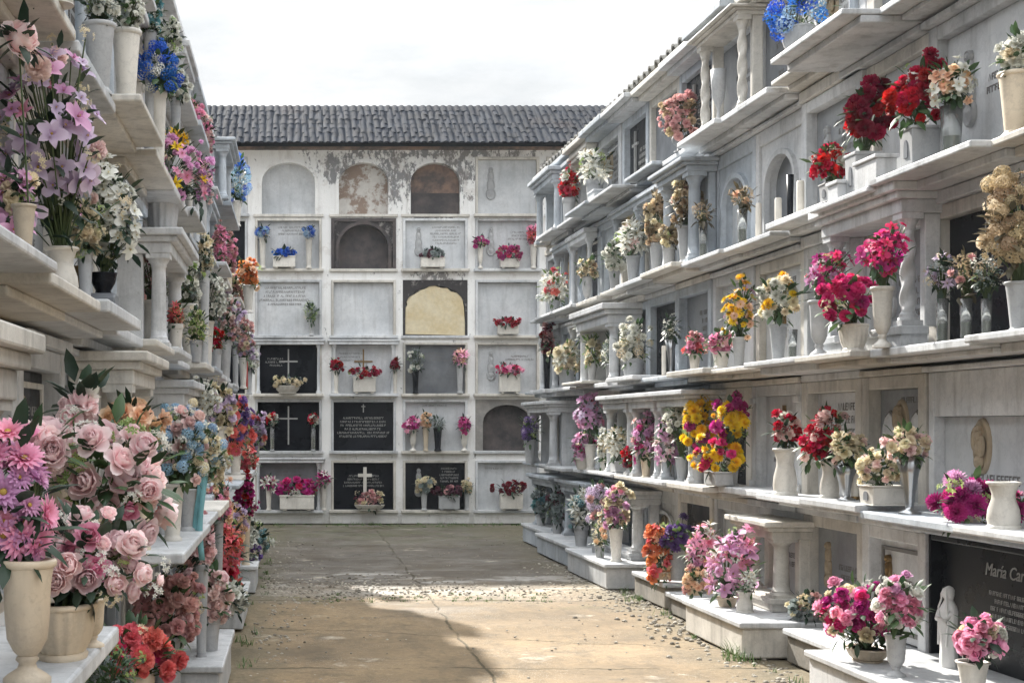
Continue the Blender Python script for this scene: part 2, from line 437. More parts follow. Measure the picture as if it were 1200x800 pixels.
# ------------------------------------------------------------------ the two long walls
def column_mb(x, y, z0, z1, r, kind='plain'):
    b = MB(); h = z1-z0
    b.box(x-r*1.45, x+r*1.45, y-r*1.45, y+r*1.45, z0, z0+h*.05); b.box(x-r*1.5, x+r*1.5, y-r*1.5, y+r*1.5, z1-h*.05, z1)
    prof = [(r*1.35, h*.05), (r*1.35, h*.075), (r*1.1, h*.085), (r*1.2, h*.10), (r, h*.12)]
    m = 40 if kind == 'twist' else 10
    for i in range(m+1):
        t = i/m; rr = r*(1-.12*t) * (1.0 if kind != 'urn' else 1)
        prof.append((rr, h*(.12+.74*t)))
    prof += [(r*1.05, h*.87), (r*.95, h*.885), (r*1.25, h*.92), (r*1.4, h*.95)]
    mod = None
    if kind == 'twist': mod = lambda a, z: 1 + (.17*math.sin(2*a - z/h*28) if h*.12 < z < h*.86 else 0)
    if kind == 'flute': mod = lambda a, z: 1 + (.07*math.cos(8*a) if h*.12 < z < h*.86 else 0)
    b.lathe(prof, (x, y, z0), 20, mod=mod, cap=False)
    return b
SHZ = {}
def shelf_z(W, r, v):
    bd = PB if W.side > 0 else LB
    for k in range(len(bd)-1):
        if bd[k] - 1e-6 <= v <= bd[k+1]: return SHZ.get((W.side, r, k), SH[r])
    return SH[r]
def long_wall(W, name, label, v0, v1, bounds, shelf_o, styles, shelf_over, skip_base, tilelift, seed):
    rg = random.Random(seed); EAVE = W.eave
    vm = (v0+v1)/2; base = W.world(vm, 0, 0)
    root = empty(name, base, W.rot); tag(root, label, 'wall', None, 'thing')
    X = lambda v: W.A(v) - W.A(vm)
    b = MB(); b.box(X(v0), X(v1), .1, 2.4, 0, EAVE-.02); b.build('wall_body', M['body'], root)
    if W.side < 0:                                       # unseen block added past the left wall to cast shade on the ground
        b = MB(); b.box(X(v1)+.003, X(17.0), .28, 2.3, 0, EAVE-.03); b.build('shadow_block', M['body'], root)
    for r in range(5):
        zb = SH[r] if r else .2
        zt = (SH[r+1]-.115) if r < 4 else EAVE-.06
        for k in range(len(bounds)-1):
            a, c = sorted((X(bounds[k]), X(bounds[k+1])))
            st = dict(styles.get((r, k), {}))
            if not st:
                st = {'pm': rg.choices(['plaque_white', 'plaque_grey', 'plaque_granite', 'black'], [5, 3, 2, 1.3])[0], 'lines': rg.choice([3, 4, 5]), 'ty': .8, 'tw': .65,
                      'kind': 'arch' if rg.random() < .15 else 'plain', 'border': rg.choice([None, None, 'marble', 'marble_warm']), 'pil': rg.random() < .35,
                      'fig': rg.random() < .3, 'oval': rg.random() < .25, 'cross': rg.random() < .25, 'j': rg.uniform(.06, .11), 'lt': rg.uniform(.06, .12), 'tx': .1}
                if st['fig'] or st['oval']: st['cross'] = False
            niche(root, a, c, zb, zt, st, rg)
    for r in range(1, 5):
        for k in range(len(bounds)-1):
            a, c = sorted((X(bounds[k]), X(bounds[k+1])))
            ov = {q: (w_*KS if q in ('o', 'a', 'c') else w_) for q, w_ in shelf_over.get((r, k), {}).items()}
            if ov.get('none'): continue
            po = ov.get('o', shelf_o[r] + rg.choice([-.06, -.03, 0, .02, .04, .08 if r > 2 else .05])); dz = ov.get('dz', rg.choice([0, 0, .008, .016, .028, .04])); SHZ[(W.side, r, k)] = SH[r]+dz; th = rg.uniform(.028, .042)
            a += ov.get('a', 0); c += ov.get('c', 0)
            b = MB(); z = SH[r]+dz
            b.box(a+.002, c-.002, .1, -po, z-th, z)
            s2 = rg.uniform(.09, .18)
            b.box(a+.006, c-.006, .1, -max(.03, po-s2), z-th-rg.uniform(.025, .045), z-th-.0005)
            b.box(a+.01, c-.01, .1, -.03-rg.uniform(0, .03), SH[r]-.113, z-th-.046)
            b.build('shelf', M[ov.get('m', rg.choice(['marble', 'marble', 'marble_warm', 'marble_blue']))], root, bevel=.007)
    for k in range(len(bounds)-1):
        if k in skip_base: continue
        a, c = sorted((X(bounds[k]), X(bounds[k+1])))
        po = shelf_o[0]+rg.uniform(-.04, .04); z = rg.uniform(.17, .2)
        b = MB(); b.box(a+.003, c-.003, .1, -po, 0, z-.03); b.box(a+.001, c-.001, .1, -po-.02, z-.03, z)
        b.build('base_step', M['concrete'], root, bevel=.008)
    # roof
    ro = .20 if W.side > 0 else .11
    for k in range(len(bounds)-1):
        a, c = sorted((X(bounds[k]), X(bounds[k+1]))); q = rg.uniform(-.05, .05) if W.side > 0 else rg.uniform(-.01, .01)
        b = MB(); b.box(a+.002, c-.002, .3, -ro-q, EAVE-.02, EAVE+.022+rg.uniform(0, .012))
        b.box(a+.006, c-.006, .1, -ro-q+.07, EAVE-.06, EAVE-.0205); b.build('eave_slab', M[rg.choice(['marble_blue', 'marble', 'marble_warm'])], root, bevel=.006)
    # bays dressed with little columns and a canopy
    for r in range(1, 5):
        for k in range(len(bounds)-1):
            if (r, k) in styles or k < 5 or rg.random() > (.5 if W.side > 0 else .35): continue
            a, c = sorted((X(bounds[k]), X(bounds[k+1]))); zb = SHZ[(W.side, r, k)] if (W.side, r, k) in SHZ else SH[r]
            zt = (SH[r+1]-.125) if r < 4 else EAVE-.065
            mm = M[rg.choice(['marble', 'marble_warm', 'marble_blue'])]; kd = rg.choice(['plain', 'twist', 'flute', 'plain']); oc = rg.uniform(.07, .10); cr = rg.uniform(.024, .034); th = rg.uniform(.06, .10)
            for xx in (a+.06, c-.06): column_mb(xx, -oc, zb, zt-th, cr, kd).build('column', mm, root)
            b = MB(); b.box(a+.012, c-.012, -.03, -oc-.05, zt-th, zt-th*.45); b.box(a+.004, c-.004, -.03, -oc-.075, zt-th*.449, zt); b.build('canopy', mm, root, bevel=.005)
    b = MB(); xa, xb = sorted((X(v0), X(v1)))
    tile_roof(b, xa, xb, -ro+(.13 if W.side > 0 else .16), EAVE+.035, 1.3, EAVE+.40, .17, 7, rg)
    ye, yr = -ro+(.16 if W.side > 0 else .18), 1.3
    b.add([(xa, ye, EAVE+.031), (xb, ye, EAVE+.031), (xb, yr, EAVE+.39), (xa, yr, EAVE+.39), (xa, 2.3, EAVE+.03), (xb, 2.3, EAVE+.03)], [(0, 1, 2, 3), (3, 2, 5, 4), (0, 3, 4), (1, 5, 2)])
    b.build('roof', M['roof_side'], root)
    return root

PB = [8.1 + 1.04*k for k in range(-5, 11)]          # niche boundaries along the right wall (index 5 = 8.1)
PB[5] = 8.25
PB[-1] = 18.5
PB.append(19.45)
PB = [KS*q for q in PB]
# index of niche k (between PB[i], PB[i+1]):  i=4 is N0, i=5 is N1, ...
rst = {}
def S(r, i, **kw): rst[(r, i)] = kw
S(0, 4, pm='black', words='Mar\u00eda Carmen', lines=5, lh=.028, tx=.2, ty=.66, tw=.5, j=.025, lt=.03, fm='black')
S(0, 5, pm='plaque_white', lines=2, lh=.06, tx=.12, ty=.62, fig=True, fx=-.3, figm='bronze', border='ink', j=.09)
S(0, 6, pm='plaque_grey', lines=4, tx=.2, fig=True, fx=-.25, figm='gold', j=.1, fm='marble_warm')
S(0, 7, pm='plaque_white', lines=2, j=.1, fm='marble')
S(0, 9, pm='black', lines=2); S(0, 8, pm='plaque_white', lines=2, lh=.09, tw=.6, border='marble', ty=.7)
S(1, 4, pm='plaque_white', lines=3, lh=.06, tx=.05, ty=.42, tw=.8, oval=True, ox=-.08, j=.06, lt=.22, fm='marble')
S(1, 5, pm='plaque_grey', ty=.93, tw=.5, lines=1, win=True, oval=True, ox=-.05, j=.085, fm='marble_warm')
S(1, 6, pm='plaque_white', lines=3, lh=.06, tx=.1, ty=.9, fig=True, fx=-.32, j=.09, fm='marble_warm')
S(1, 7, pm='plaque_white', lines=3, cross=True, tx=-.15, ty=.35, tw=.3, j=.09, fm='marble', pil=True)
S(1, 8, pm='black', lines=0, j=.12, lt=.12, fm='marble_warm')
S(2, 4, pm='black', lines=2, lh=.09, ty=.9, tx=.1, j=.11, fm='marble_warm')
S(2, 5, pm='plaque_grey', fig=True, lines=4, j=.1, fm='marble')
S(2, 6, pm='plaque_grey', ty=.88, tw=.6, oval=True, lines=3, j=.07, fm='marble', border='marble')
S(2, 7, pm='plaque_white', ty=.9, lines=3, cross=True, j=.08, fm='marble_warm')
S(2, 8, pm='plaque_white', fig=True, ty=.85, lines=4, j=.07, fm='marble'); S(2, 9, pm='plaque_granite', lines=5, lh=.05, ty=.8, tx=.2, fm='marble_blue')
S(2, 10, pm='black', lines=3, fm='marble_blue'); S(2, 11, pm='plaque_grey', lines=3, fm='marble_blue')
S(3, 4, pm='plaque_white', lines=2, fig=True, fx=-.22, tx=.2, j=.09, fm='marble')
S(3, 5, pm='plaque_white', ty=.88, lines=3, j=.1, fm='marble_warm'); S(3, 6, pm='plaque_grey', ty=.85, fig=True, lines=4, j=.08, fm='marble')
S(3, 7, kind='arch', pm='plaque_granite', lines=2, fm='marble', j=.07, lt=.1); S(3, 8, kind='arch', pm='plaque_white', lines=0, cross=True, fm='marble_blue', j=.07, lt=.1)
S(3, 9, pm='plaque_granite', lines=4, fm='marble_blue', j=.1)
S(4, 9, pm='black', lines=6, lh=.04, ty=.8, fm='marble_blue', j=.06, cross=True, cxo=-.2); S(4, 10, pm='plaque_granite', ty=.85, lines=4, fm='marble_warm', j=.06)
S(4, 11, pm='black', lines=4, fm='marble_blue', cross=True, cxo=-.2); S(4, 8, pm='plaque_grey', lines=2, fm='marble'); S(4, 7, pm='plaque_granite', lines=6, lh=.05, ty=.85, tw=.7, fm='marble')
rover = {(2, 5): {'o': .47, 'dz': 0}, (2, 6): {'o': .45, 'dz': .006}, (1, 7): {'o': .30}, (1, 6): {'o': .36}, (4, 5): {'o': .52, 'a': -.3, 'm': 'marble'}, (4, 6): {'o': .25}, (4, 12): {'o': .42}, (4, 11): {'o': .38}, (4, 14): {'o': .36}, (4, 13): {'o': .3}, (1, 4): {'dz': .0}, (3, 4): {'o': .36}, (4, 4): {'o': .3}}
long_wall(RW, 'niche_wall', 'long right-hand cemetery wall of stacked marble burial niches with flower shelves', PB[0], PB[-1], PB,
          [.14, .34, .34, .28, .20], rst, rover, set(range(4, 16)), 0, 11)
LB = [KS*(1.0 + 1.04*k) for k in range(0, 17)]
lst = {(1, 1): {'pm': 'plaque_white', 'lines': 2}, (1, 2): {'pm': 'plaque_white', 'lines': 3}, (2, 4): {'pm': 'plaque_grey', 'lines': 3}}
lover = {(1, 0): {'o': .6}, (1, 1): {'o': .6, 'c': .47}, (1, 2): {'none': 1}, (1, 3): {'none': 1}, (1, 4): {'o': .6, 'a': .4, 'dz': 0}, (1, 5): {'o': .6, 'dz': 0}, (1, 6): {'o': .58}, (2, 3): {'o': .33}, (2, 2): {'o': .35}, (2, 4): {'o': .36},
         (3, 3): {'o': .24}, (3, 4): {'o': .25}, (3, 5): {'o': .36}}
long_wall(LW, 'niche_wall', 'left-hand cemetery niche wall crowded with flowers, in shade', LB[0], LB[-1], LB,
          [.34, .47, .28, .28, .19], lst, lover, {3, 5, 6, 8, 10}, 0, 5)

# ------------------------------------------------------------------ the back wall
def plaster():
    m, nt, p, _ = newmat('mouldy_whitewash'); v = pos(nt)
    sep = N(nt, 'ShaderNodeSeparateXYZ'); nt.links.new(v, sep.inputs[0])
    n1 = noise(nt, v, 1.8, 6, .65)
    c = mixc(nt, n1, rgb(220, 220, 220), rgb(236, 235, 232))
    st = ramp(nt, noise(nt, v, 4, 6, .7, (2, 2, .35)), .52, .72)
    c = mixc(nt, mth(nt, 'MULTIPLY', st, .35), c, rgb(150, 142, 130))
    def spot(x, z, rx, rz):
        dx = mth(nt, 'DIVIDE', mth(nt, 'SUBTRACT', sep.outputs[0], x), rx); dz = mth(nt, 'DIVIDE', mth(nt, 'SUBTRACT', sep.outputs[2], z), rz)
        d = mth(nt, 'SQRT', mth(nt, 'ADD', mth(nt, 'MULTIPLY', dx, dx), mth(nt, 'MULTIPLY', dz, dz)))
        return ramp(nt, d, .25, 1.0, (1, 1, 1, 1), (0, 0, 0, 1))
    mask = spot(1.35, 4.75, .55, .6)
    for a in ((2.25, 4.85, .45, .6), (.55, 4.9, .5, .35), (2.0, 5.1, 2.6, .12), (1.9, 4.2, .5, .3), (1.95, 3.35, .6, .5), (.95, 3.9, .55, .55), (3.6, 4.7, .5, .5)):
        mask = mth(nt, 'MAXIMUM', mask, spot(*a))
    sp = noise(nt, v, 11.0, 8, .75, (1.3, 1.3, .7))
    th = mth(nt, 'SUBTRACT', mth(nt, 'ADD', sp, mth(nt, 'MULTIPLY', mask, .19)), .62)
    mo = ramp(nt, th, 0.0, .06)
    c = mixc(nt, mth(nt, 'MULTIPLY', mo, .8), c, rgb(84, 84, 88))
    br = ramp(nt, mth(nt, 'SUBTRACT', mth(nt, 'ADD', noise(nt, v, 3.2, 5, .7), mth(nt, 'MULTIPLY', mask, .14)), .60), 0, .05)
    c = mixc(nt, mth(nt, 'MULTIPLY', br, .18), c, rgb(140, 120, 106))
    low = ramp(nt, sep.outputs[2], 0.0, .35, (1, 1, 1, 1), (0, 0, 0, 1))
    c = mixc(nt, mth(nt, 'MULTIPLY', mth(nt, 'MULTIPLY', low, noise(nt, v, 6, 5)), .5), c, rgb(120, 112, 98))
    nt.links.new(c, p.inputs['Base Color']); p.inputs['Roughness'].default_value = .9
    bump(nt, p, mth(nt, 'ADD', noise(nt, v, 20, 6), mth(nt, 'MULTIPLY', mo, .3)), .5, .01); return m
M['plaster'] = plaster()
def mouldy(name, a, b, th0, th1, sc=5):
    m, nt, p, _ = newmat(name); v = pos(nt)
    f = ramp(nt, noise(nt, v, sc, 7, .7), th0, th1)
    c = mixc(nt, f, a, b); c = mixc(nt, mth(nt, 'MULTIPLY', noise(nt, v, 18, 5), .4), c, (.06, .05, .045, 1))
    nt.links.new(c, p.inputs['Base Color']); p.inputs['Roughness'].default_value = .9
    bump(nt, p, noise(nt, v, 20, 5), .5, .01); return m
M['peel'] = mouldy('peeling_mould', rgb(150, 130, 116), rgb(212, 208, 202), .47, .56, 5)
M['brownfill'] = mouldy('damp_brown_fill', rgb(84, 76, 74), rgb(150, 122, 106), .42, .6, 3)
M['darkfill'] = mouldy('dark_niche_tone', rgb(52, 50, 54), rgb(92, 84, 82), .4, .65, 4)  # dark tone; behind open arches it paints in the shade of the recess
M['darkmould'] = mouldy('black_mould', rgb(48, 46, 48), rgb(150, 146, 142), .56, .66, 9)
M['creamfill'] = mouldy('cream_plaster_fill', rgb(214, 196, 156), rgb(226, 214, 184), .4, .6, 2.5)
M['stonegrey'] = mouldy('grey_cement', rgb(140, 138, 136), rgb(164, 160, 154), .4, .6, 4)
def bX(x): return (x-CX)/F*BY
def bZ(y): return EYE + (HY-y)/F*BY
back = empty('niche_wall', (1.45, BY, 0)); tag(back, 'whitewashed mouldy niche wall closing the alley under a dark tiled roof', 'wall', None, 'thing')
ox = 1.45
def bbuild(mb, name, m, par=back, bevel=0):
    o = mb.build(name, m, par, bevel=bevel)
    if par is back: o.location.x -= ox
    else: o.location = o.location - par.location - Vector((ox, 0, 0))
    return o
VB = bX(0)  # unused anchor
colx = [(-173, -91), (-86, -4), (0, 0)]
cols = [(bX(125), bX(205)), (bX(212), bX(290)), (bX(299), bX(377)), (bX(388), bX(464)), (bX(472), bX(548)), (bX(557), bX(632)), (bX(640), bX(714)), (bX(722), bX(796))]
rows = [(bZ(251), bZ(184)), (bZ(315), bZ(256)), (bZ(393), bZ(328)), (bZ(461), bZ(401)), (bZ(528), bZ(468)), (bZ(597), bZ(539))]
ZT = bZ(176)
X0b, X1b = -3.3, 6.4
b = MB(); b.box(X0b, X1b, .16, 2.6, 0, ZT); bbuild(b, 'wall_body', M['plaster'])
b = MB(); edges = [X0b] + [e for c in cols for e in c] + [X1b]
for i in range(0, len(edges), 2): b.box(edges[i], edges[i+1], .16, 0, 0, ZT)
for c in cols:
    zs = [0] + [q for r in reversed(rows) for q in r] + [ZT]
    for i in range(0, len(zs), 2): b.box(c[0], c[1], .16, .004, zs[i], zs[i+1])
bbuild(b, 'wall_face', M['plaster'])
b = MB()
for c in cols[1:7]:
    xc = (c[0]+c[1])/2
    b.box(c[0]-.02, c[1]+.02, 0, -.03, .0, bZ(600))
bbuild(b, 'base_course', M['plaster'], bevel=.006)
brg = random.Random(21)
BST = {}
def B(r, c, **k): BST[(r, c)] = k
B(0, 0, kind='arch', fill='plaque_white'); B(0, 1, kind='arch', fill='peel', panel='plaster'); B(0, 2, kind='arch', fill='brownfill', panel='plaster', dado='darkfill'); B(0, 3, kind='slab', pm='plaque_white', lines=0, fig=1)
B(1, 0, kind='slab', pm='plaque_white', lines=3, tx=.05, ty=.85); B(1, 1, kind='arch', fill='darkfill', panel='darkmould', low=1, frame='black'); B(1, 2, kind='slab', pm='plaque_white', lines=6, lh=.035, tx=.17, ty=.85, fig=1); B(1, 3, kind='slab', pm='plaque_white', lines=3, tx=.25, ty=.75, fig=1)
B(2, 0, kind='slab', pm='plaque_white', lines=5, lh=.045, ty=.88, tx=-.05, tw=.85, proud=.02); B(2, 1, kind='slab', pm='plaque_white', lines=0); B(2, 2, kind='arch', fill='creamfill', panel='darkmould', wide=1); B(2, 3, kind='slab', pm='plaque_white', lines=0)
B(3, 0, kind='slab', pm='black', lines=3, cross=1, colm=1, tx=-.2, tw=.3); B(3, 1, kind='slab', pm='plaque_white', lines=3, tx=-.2, ty=.8, tw=.4, colm=1, cross=1); B(3, 2, kind='slab', pm='plaque_granite', lines=3, tx=0, ty=.8); B(3, 3, kind='slab', pm='plaque_white', lines=2, tx=.2, ty=.75, fig=1)
B(4, 0, kind='slab', pm='black', lines=0, cross=1); B(4, 1, kind='slab', pm='black', lines=6, lh=.04, ty=.66, tx=.0, tw=.85, cross=2); B(4, 2, kind='slab', pm='plaque_white', lines=1, ty=.9); B(4, 3, kind='arch', fill='darkfill', panel='stonegrey')
B(5, 0, kind='slab', pm='plaque_granite', lines=3, ty=.85, colm=1); B(5, 1, kind='slab', pm='black', lines=4, ty=.7, tw=.85, cross=3); B(5, 2, kind='slab', pm='black', lines=5, lh=.035, tx=.22, ty=.85, tw=.35, fig=1); B(5, 3, kind='slab', pm='plaque_white', lines=1, ty=.85, tx=-.2, tw=.3)
for r, (z0, z1) in enumerate(rows):
    for ci, (x0, x1) in enumerate(cols):
        st = BST.get((r, ci-2))
        if st is None: st = {'kind': 'slab', 'pm': brg.choice(['plaque_white', 'plaque_grey', 'black']), 'lines': 3}
        w = x1-x0; h = z1-z0; cx = (x0+x1)/2
        if st['kind'] == 'arch':
            b = MB(); hw = w*(.46 if st.get('wide') else .38 if 'panel' in st else .4)
            rise = h*(.46 if st.get('low') else .34); zs = z0+h*(.42 if st.get('low') else .56)
            if st.get('wide'): rise, zs = h*.4, z0+h*.5
            arch_panel(b, x0, x1, z0, z1, hw, zs, rise, .006, .12)
            nf = bbuild(b, 'niche', M[st.get('panel', 'plaster')])
            b = MB()
            if st.get('wide'):
                rr = random.Random(3); pts = []
                for (x, z) in arch_pts(cx, hw*.97, z0+.02, zs, rise*.96, 16): pts.append((x+rr.uniform(-.03, .03), z+rr.uniform(-.02, .02)))
                b.prism(pts, .015, .159)
                bbuild(b, 'plaque', M[st['fill']], nf)
            else:
                b.box(x0+.01, x1-.01, .118, .159, z0+.001, z1-.01); bbuild(b, 'plaque', M[st['fill']], nf)
            if not st.get('wide') and st.get('panel') != 'stonegrey':
                b = MB(); pts = arch_pts(cx, hw+.045, z0, zs, rise+.045, 14); inn = arch_pts(cx, hw, z0, zs, rise, 14); n = len(pts)
                vs = [(x, -.02, z) for x, z in pts]+[(x, -.02, z) for x, z in inn]+[(x, .01, z) for x, z in pts]+[(x, .01, z) for x, z in inn]
                fs = []
                for i in range(n-1): fs += [(i+1, i, n+i, n+i+1), (i, i+1, 2*n+i+1, 2*n+i), (n+i+1, n+i, 3*n+i, 3*n+i+1)]
                b.add(vs, fs); bbuild(b, 'arch_moulding', M['darkfill' if st.get('low') else 'plaster'], nf)
            if st.get('dado'):
                b = MB(); b.box(cx-hw+.01, cx+hw-.01, .117, .07, z0+.002, z0+h*.38); bbuild(b, 'lower_fill', M[st['dado']], nf)
            if st.get('frame'):
                b = MB(); t = .045
                b.box(x0, x0+t, .004, -.02, z0, z1); b.box(x1-t, x1, .004, -.02, z0, z1); b.box(x0+t, x1-t, .004, -.018, z1-t, z1); bbuild(b, 'frame', M['darkfill'], nf)
        else:
            b = MB(); t = .035; pr = st.get('proud', .0)
            b.box(x0+.002, x0+t, .158, -.02-pr, z0, z1); b.box(x1-t, x1-.002, .158, -.02-pr, z0, z1); b.box(x0+t, x1-t, .158, -.018-pr, z1-t, z1)
            nf = bbuild(b, 'niche', M['marble_warm' if brg.random() < .5 else 'marble'], bevel=.005)
            yp = .05-pr*2
            b = MB(); b.box(x0+t+.002, x1-t-.002, .157, yp, z0+.002, z1-t-.002); bbuild(b, 'plaque', M[st['pm']], nf)
            dark = st['pm'] == 'black'
            if st.get('lines'):
                b = MB(); text_block(b, cx+w*st.get('tx', .0), z0+h*st.get('ty', .7), w*st.get('tw', .5), st['lines'], st.get('lh', .036), yp, brg)
                if b.v: bbuild(b, 'inscription', M['silver'] if dark else M['ink'], nf)
            if st.get('fig'):
                b = MB(); relief_figure(b, cx-w*.25, z0+h*.28, h*.55, yp); bbuild(b, 'relief_figure', M['vase_grey'], nf)
            if st.get('cross'):
                k = st['cross']; b = MB()
                if k == 1: cross(b, cx, z0+h*.12, h*.75, yp, .02, .015)
                elif k == 2: cross(b, cx, z0+h*.75, h*.16, yp, .014, .012)
                else: cross(b, cx+.02, z0+h*.28, h*.58, yp-.02, .045, .04)
                bbuild(b, 'cross', M['vase_white'] if k == 3 else M['silver'] if dark else M['bronze'], nf)
            if st.get('colm'):
                for xc in (x0+.045, x1-.045):
                    b = MB(); b.lathe([(.035, 0), (.035, .03), (.022, .045), (.02, h*.5), (.019, h-.09), (.03, h-.06), (.035, h-.05), (.035, h-.036)], (xc, -.035, z0), 12); bbuild(b, 'column', M['marble'], nf)
                b = MB(); b.box(x0-.03, x1+.03, -.021, -.085, z1-.034, z1+.01); b.box(x0-.05, x1+.05, -.001, -.10, z1+.0105, z1+.035); bbuild(b, 'cornice', M['marble'], nf, .005)
        b = MB(); lo = .075 if st['kind'] == 'slab' else .03
        if st.get('colm'): lo = .11
        b.box(x0-.025, x1+.025, .1, -lo, z0-.04, z0-.0005); bbuild(b, 'ledge', M['marble_warm' if brg.random() < .5 else 'marble'], nf, .006)
b = MB(); b.box(X0b, X1b, .3, -.10, ZT+.001, ZT+.03); bbuild(b, 'eave_slab', M['brownfill'])
b = MB(); ZR = bZ(125)+.16; tile_roof(b, X0b, X1b, -.36, ZT+.0, .95, ZR, .10, 8, random.Random(5), .006, .7)
b.add([(X0b, -.33, ZT+.0305), (X1b, -.33, ZT+.0305), (X1b, .95, ZR+.02), (X0b, .95, ZR+.02), (X0b, 2.5, ZT+.02), (X1b, 2.5, ZT+.02)], [(0, 1, 2, 3), (3, 2, 5, 4), (0, 3, 4), (1, 5, 2)])
bbuild(b, 'roof', M['roof'])

# ------------------------------------------------------------------ portals, plinths
def portal(W, v0, v1, o, z0, z1, kind, label, m='marble', cr=.04, tt=.12, base=.0, mat2=None):
    if z0 > .5: v0 *= KS; v1 *= KS; o *= KS; cr *= KS
    vm = (v0+v1)/2; root = empty('stone_portal', W.world(vm, 0, z0), W.rot); tag(root, label, 'portal', 'small columned stone portals')
    hw = abs(v1-v0)/2; H = z1-z0; mm = M[m]
    b = MB()
    if base:
        b.box(-hw, hw, -.08, -o, 0, base); b.box(-hw-.015, hw+.015, -.08, -o-.015, base*.7, base+.012); b.build('base', mm, root, bevel=.006); bz = base+.0125
    else: bz = 0
    for s in (-1, 1):
        column_mb(s*(hw-cr*1.6), -o+cr*1.7, bz, H-tt, cr, kind).build('column', mm, root)
        b = MB(); xs = s*(hw-cr*.6); b.box(xs-s*cr*1.6, xs, -.005, -o+cr*3.6, bz, H-tt); b.build('side_slab', mm, root, bevel=.006)
    b = MB()
    b.box(-hw, hw, .0, -o, H-tt, H-tt*.55); b.build('lintel', mm, root, bevel=.006)
    b = MB(); b.box(-hw-.02, hw+.02, .0, -o-.03, H-tt*.549, H-tt*.30); b.box(-hw-.045, hw+.045, .0, -o-.06, H-tt*.299, H); b.build('cornice', mm, root, bevel=.007)
    return root
def PV(W, x, o): return W.v_px(x, o)
portal(RW, 8.62, 9.3, .25, .212, .765, 'plain', 'low cream stone portal standing on the sunlit plinth at right', 'marble_warm', .05, .11, .07)
portal(RW, 8.08, 9.25, .25, SH[2], SH[3]-.005, 'twist', 'stone portal with twisted columns behind the magenta orchids on right wall', 'marble', .042, .15, .1)
portal(RW, 11.0, 12.05, .22, SH[4], RW.eave-.065, 'twist', 'stone portal with slim twisted columns on top right shelf under the eave', 'marble_warm', .036, .06)
portal(RW, 17.9, 19.2, .26, SH[4], RW.eave-.065, 'plain', 'far grey portal on the top right shelf beside the back wall', 'marble_blue', .045, .14)
portal(RW, 12.15, 13.1, .27, SH[3], SH[4]-.12, 'flute', 'grey fluted portal behind the tan roses on the right wall', 'marble_blue', .055, .1)
portal(RW, 14.6, 16.1, .36, SH[2], SH[3]-.12, 'plain', 'portal with pale frieze above white flowers far on right wall', 'marble', .05, .18)
for i, (a, c) in enumerate(((11.9, 12.85), (12.95, 13.85), (13.95, 14.9))):
    portal(RW, a, c, .34, SH[1], SH[2]-.12, 'plain', ['portal behind white and mauve bouquets, nearest of three alike on right wall', 'middle of three alike portals on the right wall, behind red flowers', 'farthest of three alike portals on right wall, behind white lilies'][i], 'marble', .04, .12)
portal(RW, 11.95, 13.1, .26, .212, .80, 'plain', 'portal on a shaded plinth behind the lavender and cream bouquets', 'marble', .05, .12, .05)
portal(RW, 13.4, 14.8, .26, .212, .80, 'plain', 'grey portal behind the white and teal lilies on far right plinth', 'marble_blue', .045, .12)
portal(RW, 15.2, 16.4, .26, .212, .80, 'plain', 'bluish portal on the low plinths nearest the back wall at right', 'marble_blue', .045, .12)
portal(RW, 17.4, 18.8, .42, SH[1], SH[2]-.12, 'plain', 'portal beside the purple bouquet at far end of right wall', 'marble', .05, .12)
portal(LW, 2.95, 3.93, .27, SH[1], SH[2]-.16, 'plain', 'cream portal with thick columns behind the peonies on left wall', 'marble_warm', .06, .16)
portal(LW, 6.45, 7.4, .30, SH[1], SH[2]-.09, 'plain', 'blocky portal with carved corner on left wall above blue hydrangeas', 'marble_warm', .045, .13)
portal(LW, 9.3, 10.6, .30, SH[1], SH[2]-.125, 'plain', 'portal with double cornice on the left wall beyond blocky one', 'marble', .045, .14)
portal(LW, 8.0, 9.2, .33, SH[2], 2.304, 'plain', 'portal on left wall carrying the ribbed bowl of mauve flowers', 'marble', .045, .12)
portal(LW, 15.3, 16.5, .30, SH[4], LW.eave-.065, 'plain', 'far portal on top of the left wall beside blue flowers', 'marble_blue', .045, .1)

def plinth(W, v0, v1, o, h, label, m='concrete', o0=0.001):
    o -= .55 if W.side > 0 else .15
    vm = (v0+v1)/2; root = empty('stone_plinth', W.world(vm, (o+o0)/2, 0), W.rot); tag(root, label, 'plinth', 'stone plinths along the walls')
    hw = abs(v1-v0)/2; d = (o-o0)/2
    b = MB(); b.box(-hw+.02, hw-.02, d, -d+.02, 0, h-.035); b.build('block', M[m], root, bevel=.01)
    b = MB(); b.box(-hw, hw, d, -d, h-.0345, h); b.build('top_slab', M['marble'], root, bevel=.008)
plinth(RW, 8.17, 9.32, 1.15, .21, 'sunlit white stone plinth under the cream portal and mauve lilies', 'marble_warm', -.09)
plinth(RW, 9.4, 10.25, 1.0, .15, 'low stone plinth under the dusty peach blooms at right', 'concrete', -.09)
plinth(RW, 10.4, 11.3, .97, .19, 'stone plinth holding the tall orange roses at right', 'concrete', -.09)
plinth(RW, 5.2, 7.2, 1.15, .21, 'white-topped plinth at lower right under the pink rose planter', 'marble', -.09)
plinth(RW, 7.25, 8.1, .93, .19, 'dark recessed plinth holding small whitish roses at lower right', 'concrete', -.09)
plinth(RW, 11.65, 13.2, 1.10, .21, 'grey plinth with cream and lavender bouquets before dark niche', 'marble', -.09)
plinth(RW, 13.3, 15.1, 1.02, .21, 'grey plinth carrying the white and teal lilies', 'marble_blue', .001)
plinth(RW, 15.2, 16.6, .90, .21, 'small grey plinth nearest the back wall at right', 'marble_blue', .001)
plinth(LW, 6.6, 7.8, .70, .236, 'grey plinth at left under pale pink and white roses', 'marble', -.09)
